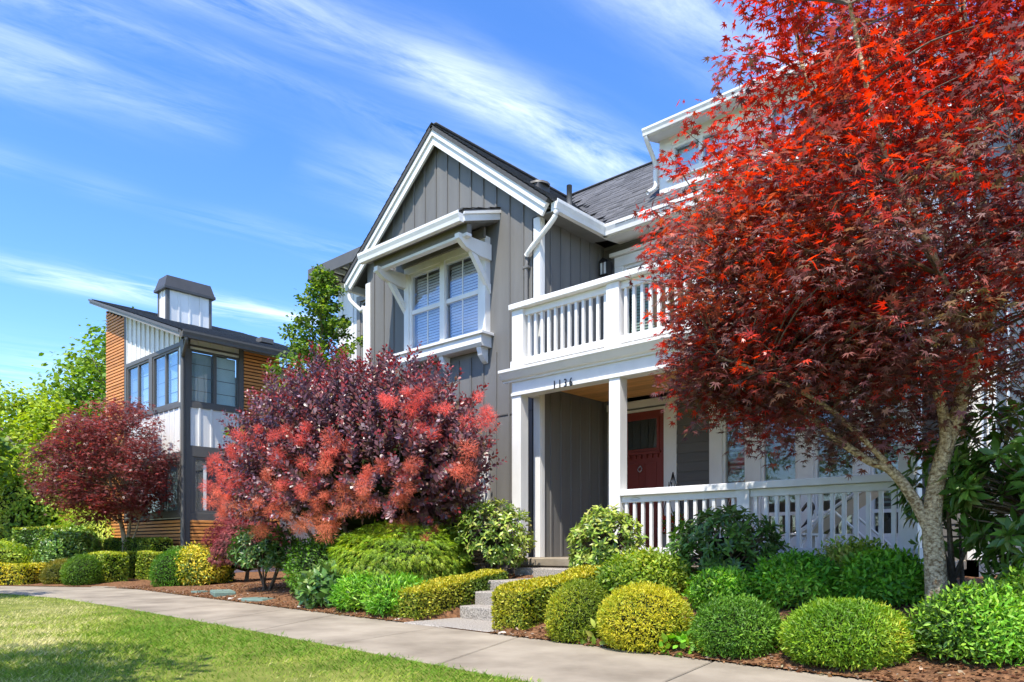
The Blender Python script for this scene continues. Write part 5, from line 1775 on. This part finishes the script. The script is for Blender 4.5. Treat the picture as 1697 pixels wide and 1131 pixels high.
leafy_tree('leafy_tree', 'tall green tree rising behind the high end of the cedar slatted wall', (-31.0, 11.6, 0), 5.4, (3.6, 2.7, 3.5), 560, 50, .2, TREEG[1:] + LIME[:1], group='trees beyond the modern house')
leafy_tree('leafy_tree', 'pale green tree spreading at the far left edge beyond the maroon maple', (-30.0, 8.2, 0), 3.2, (2.7, 2.0, 2.9), 420, 50, .17, LIME, group='trees beyond the modern house', pad=(.5, .3))
leafy_tree('leafy_tree', 'dark green tree low behind the pale tree at the far left', (-35.0, 9.2, 0), 3.6, (3.0, 2.5, 2.8), 160, 46, .22, TREEG, group='trees beyond the modern house', pad=(.7, .4))
leafy_tree('linden_tree', 'broad-leaved tree whose branch reaches in at the left edge', (-26.4, 5.4, 0), 4.0, (1.5, 1.2, .9), 60, 34, .2, TREEG, tm=tmpl_oval(.42, .04, .08), pad=(.4, .2), trunk=.1)
leafy_tree('leafy_tree', 'yellow-green tree glimpsed past the end of the grey house', (-1.8, 19.5, 0), 3.2, (2.0, 2.0, 2.4), 110, 40, .16, LIME, pad=(.5, .3))
# trees across the lawn: they shade the near grass and show in the window glass
for lb, x, y, h, r in (('shade tree across the lawn whose shadow falls on the near grass', -5.2, -1.9, 5.2, 1.7), ('second shade tree farther along the lawn', -15.6, .2, 5.6, 1.3),
                       ('large lawn tree facing the porch', 6.5, -11.0, 4.0, 3.2), ('large lawn tree facing the gable', -10.0, -14.0, 4.2, 3.6), ('broad lawn tree between the two large ones', -2.5, -16.0, 4.0, 3.6),
                       ('broad lawn tree far to the left across the lawn', -18.0, -15.0, 4.2, 3.6)):
    leafy_tree('lawn_tree', lb, (x, y, -.02), h, (r, r, r * .8), int(60 * r), 40, .13, TREEG, group='trees across the lawn', pad=(.45, .2))

# --- clipped domes along the sidewalk ------------------------------------------------
DG = 'clipped domes along the sidewalk'


def dome(label, x, y, rx, h, cols, n=9000, size=.034, tm=T_NARROW, jit=.16, ry=None, mat='leaf', amp=.06, spiky=.04):
    z = bz(x, y)
    return shrub('clipped_shrub', label, 'shrub', (x, y, z - .02), (0, 0, h * .36), (rx, ry or rx, h * .66), n, tm, size, cols, M[mat], DG, 'out', .05, amp, 5.0, .88, 0, jit, 5.0, zmin=-.62, spiky=spiky)


dome('olive clipped dome beside the hedge right of the steps', -4.26, 5.62, .31, .5, OLIVE, 11000)
dome('gold-topped clipped dome, second from the steps, at the sidewalk edge', -3.52, 5.58, .39, .48, [(2, (.2, .27, .02)), (4, (.36, .4, .025)), (4, (.55, .5, .03))], 13000)
dome('green clipped dome with a yellow patch on its side, third from the steps', -2.7, 5.62, .33, .38, GREEN + [(1.2, (.5, .45, .04))], 12000, .036)
dome('wide green clipped dome below the big red maple', -1.87, 5.62, .41, .4, [(3, (.12, .25, .015)), (4, (.24, .39, .025)), (2, (.4, .48, .04)), (.5, (.6, .52, .05))], 16000, .038)
dome('bright green dome in front of the yellow shrub by the garden path', -16.2, 7.05, .52, .78, [(3, (.06, .17, .01)), (4, (.1, .25, .012)), (2, (.16, .32, .02))], 7000, .05)
dome('bright green sheared mound against the square hedge', -18.62, 5.98, .42, .62, [(3, (.07, .16, .01)), (4, (.13, .24, .012)), (2, (.19, .3, .02))], 7000, .05)
dome('brownish sheared mound beside the bright green mound', -19.3, 5.78, .42, .54, [(3, (.12, .13, .012)), (4, (.2, .19, .015)), (2, (.26, .2, .03))], 6000, .05)

# soft mounds of finer, looser growth
def mound(label, x, y, r, h, cols, n, size, tm=T_NARROW, mode='out', mat='leaf', spiky=.08, depth=.12, amp=.12, grp='loose green shrubs in the bed', core=.74, zadd=0, patch=4.0):
    z = bz(x, y)
    return shrub('leafy_shrub', label, 'shrub', (x, y, z - .02), (0, 0, h * .42 + zadd), (r[0], r[1], h * .6), n, tm, size, cols, M[mat], grp, mode, depth, amp, 7.0, core, 0, .2, patch, spiky=spiky)


mound('feathery bright green shrub in front of the red maple trunk', -1.08, 5.84, (.33, .3), .42, BRIGHT, 10000, .045, tmpl_oval(.16, .04, .1))
mound('dark green feathery shrub at the right edge beyond the maple trunk', -.6, 6.5, (.45, .4), .45, GREEN, 6500, .062, tmpl_oval(.16, .04, .1))
mound('low bright green shrub behind the third dome', -3.3, 6.6, (.3, .28), .3, BRIGHT, 6500, .052, tmpl_oval(.17, .04, .1))
mound('broad green shrub below the porch railing, left half', -2.68, 6.8, (.33, .32), .4, BRIGHT, 7000, .06, tmpl_oval(.18, .04, .1))
mound('green shrub below the porch railing, beside the maple trunk', -2.0, 6.95, (.32, .3), .38, BRIGHT, 7500, .06, tmpl_oval(.18, .04, .1))
mound('pale sprigged shrub just under the right porch column', -2.4, 7.5, (.3, .25), .34, VARIEG, 4500, .062, tmpl_oval(.2, .04, .1), spiky=.16)
mound('yellow-green shrub below the porch railing beside the second dome', -4.35, 6.85, (.47, .42), .46, [(2, (.13, .23, .02)), (4, (.26, .36, .03)), (3, (.45, .47, .05))], 8500, .05, tmpl_oval(.2, .04, .08))
mound('small bright grassy mound beside the left hedge of the steps', -7.42, 5.98, (.42, .36), .4, BRIGHT, 6000, .07, T_NARROW)
mound('small bright grassy mound, second from the left hedge of the steps', -8.2, 6.05, (.38, .36), .42, BRIGHT, 5500, .07, T_NARROW)
mound('dark fine-leaved shrub in the shade under the smoke bush', -9.9, 6.6, (.7, .5), .9, GREEN[:2] + [(2, (.03, .07, .012))], 6500, .06, tmpl_oval(.18, .04, .1))
mound('leafy green perennial at the bed edge below the smoke bush', -9.05, 6.12, (.42, .34), .5, [(3, (.05, .13, .025)), (4, (.1, .2, .04)), (1, (.22, .3, .08))], 900, .15, tmpl_oval(.24, .05, .2), mat='leaf_gloss', core=.5)
mound('small broad-leaved weed at the foot of the second dome', -3.12, 5.42, (.14, .08), .12, BRIGHT, 70, .08, T_ROUND, core=0)
mound('tuft of strap leaves at the foot of the first dome', -3.98, 5.5, (.14, .08), .14, VARIEG, 60, .09, T_OVAL, core=0)

# weeping laceleaf maples
def lace(label, x, y, c, r, n, size, cols):
    z = bz(x, y)
    root = thing('laceleaf_maple', label, 'shrub', (x, y, z), 'weeping laceleaf maples')
    cen = np.array((x + c[0], y + c[1], z + c[2]))
    lum = Lumps(4.0)
    P, nr = ellipsoid_points(n, cen, r, .1, lum, .14, -.5)
    n = len(P)
    layer = np.sin(P[:, 2] * 34 + P[:, 0] * 3) * .03
    P = P + nr * layer[:, None]
    D = nr * .6 + np.array((0, 0, -.6)) + rand_dirs(n) * .35
    N = nr + np.array((0, 0, .5)) + rand_dirs(n) * .35
    scatter('crown', tmpl_maple(((0, 1.0), (30, .85), (62, .6)), .16, .8), P, D, N, size * RNG.uniform(.7, 1.2, n), palette(n, cols, .18, Lumps(3.0), P), M['leaf'], root, root.location)
    blob_core('light_block_core', cen, r, M['core'], root, .72)
    tubes('trunk', [(smooth_path([(x, y, z - .05), (x + .08, y, z + c[2] * .5), (cen[0], cen[1], cen[2] + r[2] * .3)], 4), np.linspace(.05, .02, 9))], M['dark_bark'], root, root.location, 7)


lace('mounded green laceleaf maple beside the left hedge of the steps', -8.4, 6.95, (0, 0, .42), (1.12, .95, .62), 8500, .095, LACE)
lace('mounded pink-purple laceleaf maple behind the yellow shrub', -15.2, 8.1, (0, 0, .72), (.85, .8, .72), 6500, .1, PINKLACE)

# --- broad-leaved shrubs: the leaves that show largest are leaves of their own --------
LEAFCACHE = {}


def leaf_mesh(kind, tm, cols, i, mat):
    key = (kind, i)
    if key not in LEAFCACHE:
        tv, tf = tm
        me = bpy.data.meshes.new('leaf_' + kind)
        me.from_pydata([tuple(v) for v in tv], [], [tuple(int(a) for a in f) for f in tf])
        c = palette(1, cols, .15)[0]
        at = me.attributes.new('Col', 'FLOAT_COLOR', 'POINT')
        at.data.foreach_set('color', np.tile(np.array([*np.clip(c, 0, 1), 1], np.float32), len(tv)))
        me.materials.append(mat)
        LEAFCACHE[key] = me
    return LEAFCACHE[key]


def whorl_shrub(name, label, x, y, c, r, whorls, per, size, cols, tm, kind, singles=140, mat='leaf_gloss', group=None, zmin=-.75, inner=.6, core=.42, ymax=8.25, stems=6, zb=None):
    """Rhododendron habit: rosettes of leaves at the twig ends."""
    z = bz(x, y) if zb is None else zb
    root = thing(name, label, 'shrub', (x, y, z - .03), group)
    cen = np.array((x + c[0], y + c[1], z + c[2]))
    lum = Lumps(4.0)
    d = rand_dirs(whorls * 3)
    d = d[d[:, 2] > zmin][:whorls]
    m = len(d)
    rad = (inner + (1 - inner) * RNG.random(m) ** .45) * (1 + .12 * lum(d * np.array(r)))
    W = cen + d * np.array(r) * rad[:, None]
    ax = norm(d * np.array((.9, .9, .6)) + np.array((0, 0, .55)) + rand_dirs(m) * .3)
    keep = W[:, 1] < ymax
    W, ax, rad = W[keep], ax[keep], rad[keep]
    m = len(W)
    wi = np.repeat(np.arange(m), per)
    n = m * per
    ang = np.tile(np.arange(per) * 2.399, m) + np.repeat(RNG.uniform(0, 6.28, m), per)
    a = norm(np.cross(ax, (.3, .2, .93)))
    b2 = np.cross(ax, a)
    radv = a[wi] * np.cos(ang)[:, None] + b2[wi] * np.sin(ang)[:, None]
    lift = np.tile(np.linspace(.05, .95, per), m)
    P = W[wi] + ax[wi] * (lift * .03)[:, None]
    D = radv + ax[wi] * (lift - .12)[:, None] + RNG.normal(size=(n, 3)) * .12
    N = ax[wi] - radv * .2 + RNG.normal(size=(n, 3)) * .15
    SC = size * RNG.uniform(.7, 1.2, n)
    shade = palette(m, cols, .1, Lumps(3.0), W)
    C = shade[wi] * .5 + palette(n, cols, .15) * .5
    # those facing the viewer's side and outermost are single leaves
    view = W @ np.array((.6, -.75, .25)) + rad * .3
    first = np.argsort(-view)[:max(1, singles // per)]
    pick = np.isin(wi, first)
    Y = norm(D); X = norm(np.cross(Y, N)); Z = np.cross(X, Y)
    for i in np.nonzero(pick)[0]:
        me = leaf_mesh(kind, tm, cols, int(i) % 9, M[mat])
        o = bpy.data.objects.new('leaf', me)
        register(o, root, P[i])
        o.rotation_euler = Matrix((X[i], Y[i], Z[i])).transposed().to_euler()
        o.scale = (SC[i],) * 3
    q = ~pick
    scatter('foliage', tm, P[q], D[q], N[q], SC[q], C[q], M[mat], root, root.location)
    ps = []
    for i in range(stems):
        t = W[random.randrange(m)] * .55 + cen * .45
        s = Vector((x + random.uniform(-.08, .08), y + random.uniform(-.06, .06), z - .05))
        ps.append((smooth_path([s, (s * .45 + Vector(t) * .55) + Vector((0, 0, -.05)), Vector(t)], 4), np.linspace(.025, .008, 9)))
    for i in range(0, m, 2):
        ps.append(([Vector(W[i]) - Vector(ax[i]) * .22 - (Vector(W[i]) - Vector(cen)) * .25, Vector(W[i]) - Vector(ax[i]) * .1, Vector(W[i])], [.008, .006, .005]))
    tubes('stem', ps, M['dark_bark'], root, root.location, 5)
    if core:
        blob_core('light_block_core', cen, r, M['core'], root, core)
    return root


T_RH = tmpl_oval(.17, .05, .16)
T_PI = tmpl_oval(.19, .05, .1)
whorl_shrub('rhododendron', 'tall dark rhododendron with large glossy leaves right of the maple trunk', -.62, 7.3, (.0, 0, .74), (.95, .75, .92), 420, 9, .15, RHODO + [(3, (.14, .3, .04))], T_RH, 'rh', 280, ymax=9.5, inner=.55)
whorl_shrub('rhododendron', 'rhododendron sprays between the right porch column and the maple trunk', -1.62, 7.75, (0, 0, .75), (.42, .35, .75), 46, 9, .15, RHODO, T_RH, 'rh', 60, core=0)
whorl_shrub('rhododendron', 'dark round rhododendron in front of the porch railing', -3.72, 7.45, (0, 0, .28), (.58, .48, .44), 320, 8, .1, RHODO + [(2, (.1, .2, .03))], T_RH, 'rh2', 240, inner=.7)
whorl_shrub('pieris_shrub', 'light green leafy shrub between the steps and the porch railing', -5.22, 7.4, (0, 0, .38), (.44, .42, .5), 330, 8, .085, VARIEG, T_PI, 'pi', 240, inner=.65)
whorl_shrub('pieris_shrub', 'light green leafy shrub left of the porch entrance', -7.3, 7.6, (0, 0, .55), (.56, .5, .5), 360, 8, .085, VARIEG, T_PI, 'pi2', 240, inner=.65)
whorl_shrub('pieris_shrub', 'light green shrub behind the laceleaf maple under the gable wall', -8.35, 7.9, (0, 0, .62), (.6, .45, .5), 130, 8, .085, VARIEG, T_PI, 'pi3', 80, inner=.6)
whorl_shrub('rhododendron', 'dark green rhododendron on bare stems above the valve boxes', -12.3, 6.95, (0, 0, .68), (.72, .6, .52), 220, 8, .11, RHODO, T_RH, 'rh3', 160, inner=.55, zmin=-.6)
mound('yellow leafy shrub between the pink laceleaf maple and the sidewalk', -15.75, 7.4, (.58, .5), .8, GOLD + [(2, (.15, .22, .03))], 7000, .06, T_OVAL, mode='out', spiky=.1, core=.7, amp=.18)

# --- clipped hedges -------------------------------------------------------------------
HG = 'clipped box hedges'
TB = tmpl_small(.3, .1)
BX2 = BOXWOOD
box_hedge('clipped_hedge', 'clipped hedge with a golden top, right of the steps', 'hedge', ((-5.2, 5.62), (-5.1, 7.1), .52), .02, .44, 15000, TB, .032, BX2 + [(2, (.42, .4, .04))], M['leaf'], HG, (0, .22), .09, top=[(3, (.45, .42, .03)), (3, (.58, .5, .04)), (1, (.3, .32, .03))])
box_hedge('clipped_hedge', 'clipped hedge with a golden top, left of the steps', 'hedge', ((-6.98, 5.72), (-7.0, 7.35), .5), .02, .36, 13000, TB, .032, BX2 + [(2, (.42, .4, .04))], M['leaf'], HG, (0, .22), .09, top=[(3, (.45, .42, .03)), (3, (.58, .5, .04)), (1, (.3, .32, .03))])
box_hedge('clipped_hedge', 'square clipped hedge block left of the garden path', 'hedge', ((-19.1, 6.45), (-18.35, 6.6), .55), .0, .72, 5500, TB, .05, LIME + BX2, M['leaf'], HG, None, .05, top=[(1, (.42, .48, .05)), (1, (.5, .52, .06))])
box_hedge('clipped_hedge', 'narrow clipped hedge block right of the garden path, farther one', 'hedge', ((-19.5, 7.2), (-19.15, 7.35), .45), .0, .74, 3500, TB, .05, LIME + BX2, M['leaf'], HG, None, .05, top=[(1, (.42, .48, .05)), (1, (.5, .52, .06))])
box_hedge('clipped_hedge', 'square clipped hedge block right of the garden path beside the bright dome', 'hedge', ((-18.85, 7.45), (-18.15, 7.7), .55), .0, .74, 6000, TB, .05, LIME + BX2, M['leaf'], HG, None, .05, top=[(1, (.42, .48, .05)), (1, (.5, .52, .06))])
box_hedge('clipped_hedge', 'low golden hedge along the sidewalk at the left edge', 'hedge', ((-22.6, 3.9), (-19.9, 5.45), .8), .0, .46, 11000, TB, .055, GOLD, M['leaf'], HG, None, .12)
box_hedge('clipped_hedge', 'tall flat-topped dark green hedge behind the low golden hedge', 'hedge', ((-25.3, 6.7), (-23.2, 7.3), 1.0), .0, 1.42, 10000, TB, .08, TREEG, M['leaf_gloss'], HG, None, .06, top=[(1, (.4, .46, .05)), (1, (.5, .5, .06))])
box_hedge('clipped_hedge', 'flat-topped hedge under the maroon maple before the slatted wall', 'hedge', ((-21.4, 7.6), (-18.6, 7.75), .5), .0, 1.08, 9000, TB, .06, BX2, M['leaf'], HG, None, .06)
box_hedge('clipped_hedge', 'low dark hedge between the maroon maple and the yellow shrub', 'hedge', ((-18.3, 7.95), (-15.9, 8.0), .4), .05, .85, 7000, TB, .06, TREEG, M['leaf'], HG, None, .06)
mound('rounded dark green shrub behind the mounds at the left', -21.4, 6.55, (.95, .7), 1.05, TREEG, 5000, .1, T_OVAL, mode='flat', mat='leaf_gloss')
mound('round green shrub beside the tall flat-topped hedge', -22.4, 7.0, (.8, .6), 1.2, TREEG, 4000, .1, T_OVAL, mode='flat', mat='leaf_gloss')
mound('low rounded green hedge plant at the left edge', -24.4, 5.6, (1.2, .8), .85, LIME, 5000, .09, T_OVAL, mode='flat')
mound('large lime green shrub filling the left edge below the linden branch', -27.6, 7.3, (1.9, 1.3), 3.4, LIME, 9000, .15, T_OVAL, mode='flat', amp=.2, depth=.2)
mound('green arching shrub behind the tall hedge at the left', -24.6, 8.2, (1.5, .8), 2.0, LIME, 6000, .13, T_LONG, mode='droop', amp=.2)
mound('dark green shrub under the big windows of the grey gable', -11.6, 8.1, (.9, .5), 1.0, GREEN, 4000, .08, T_OVAL, mode='flat')
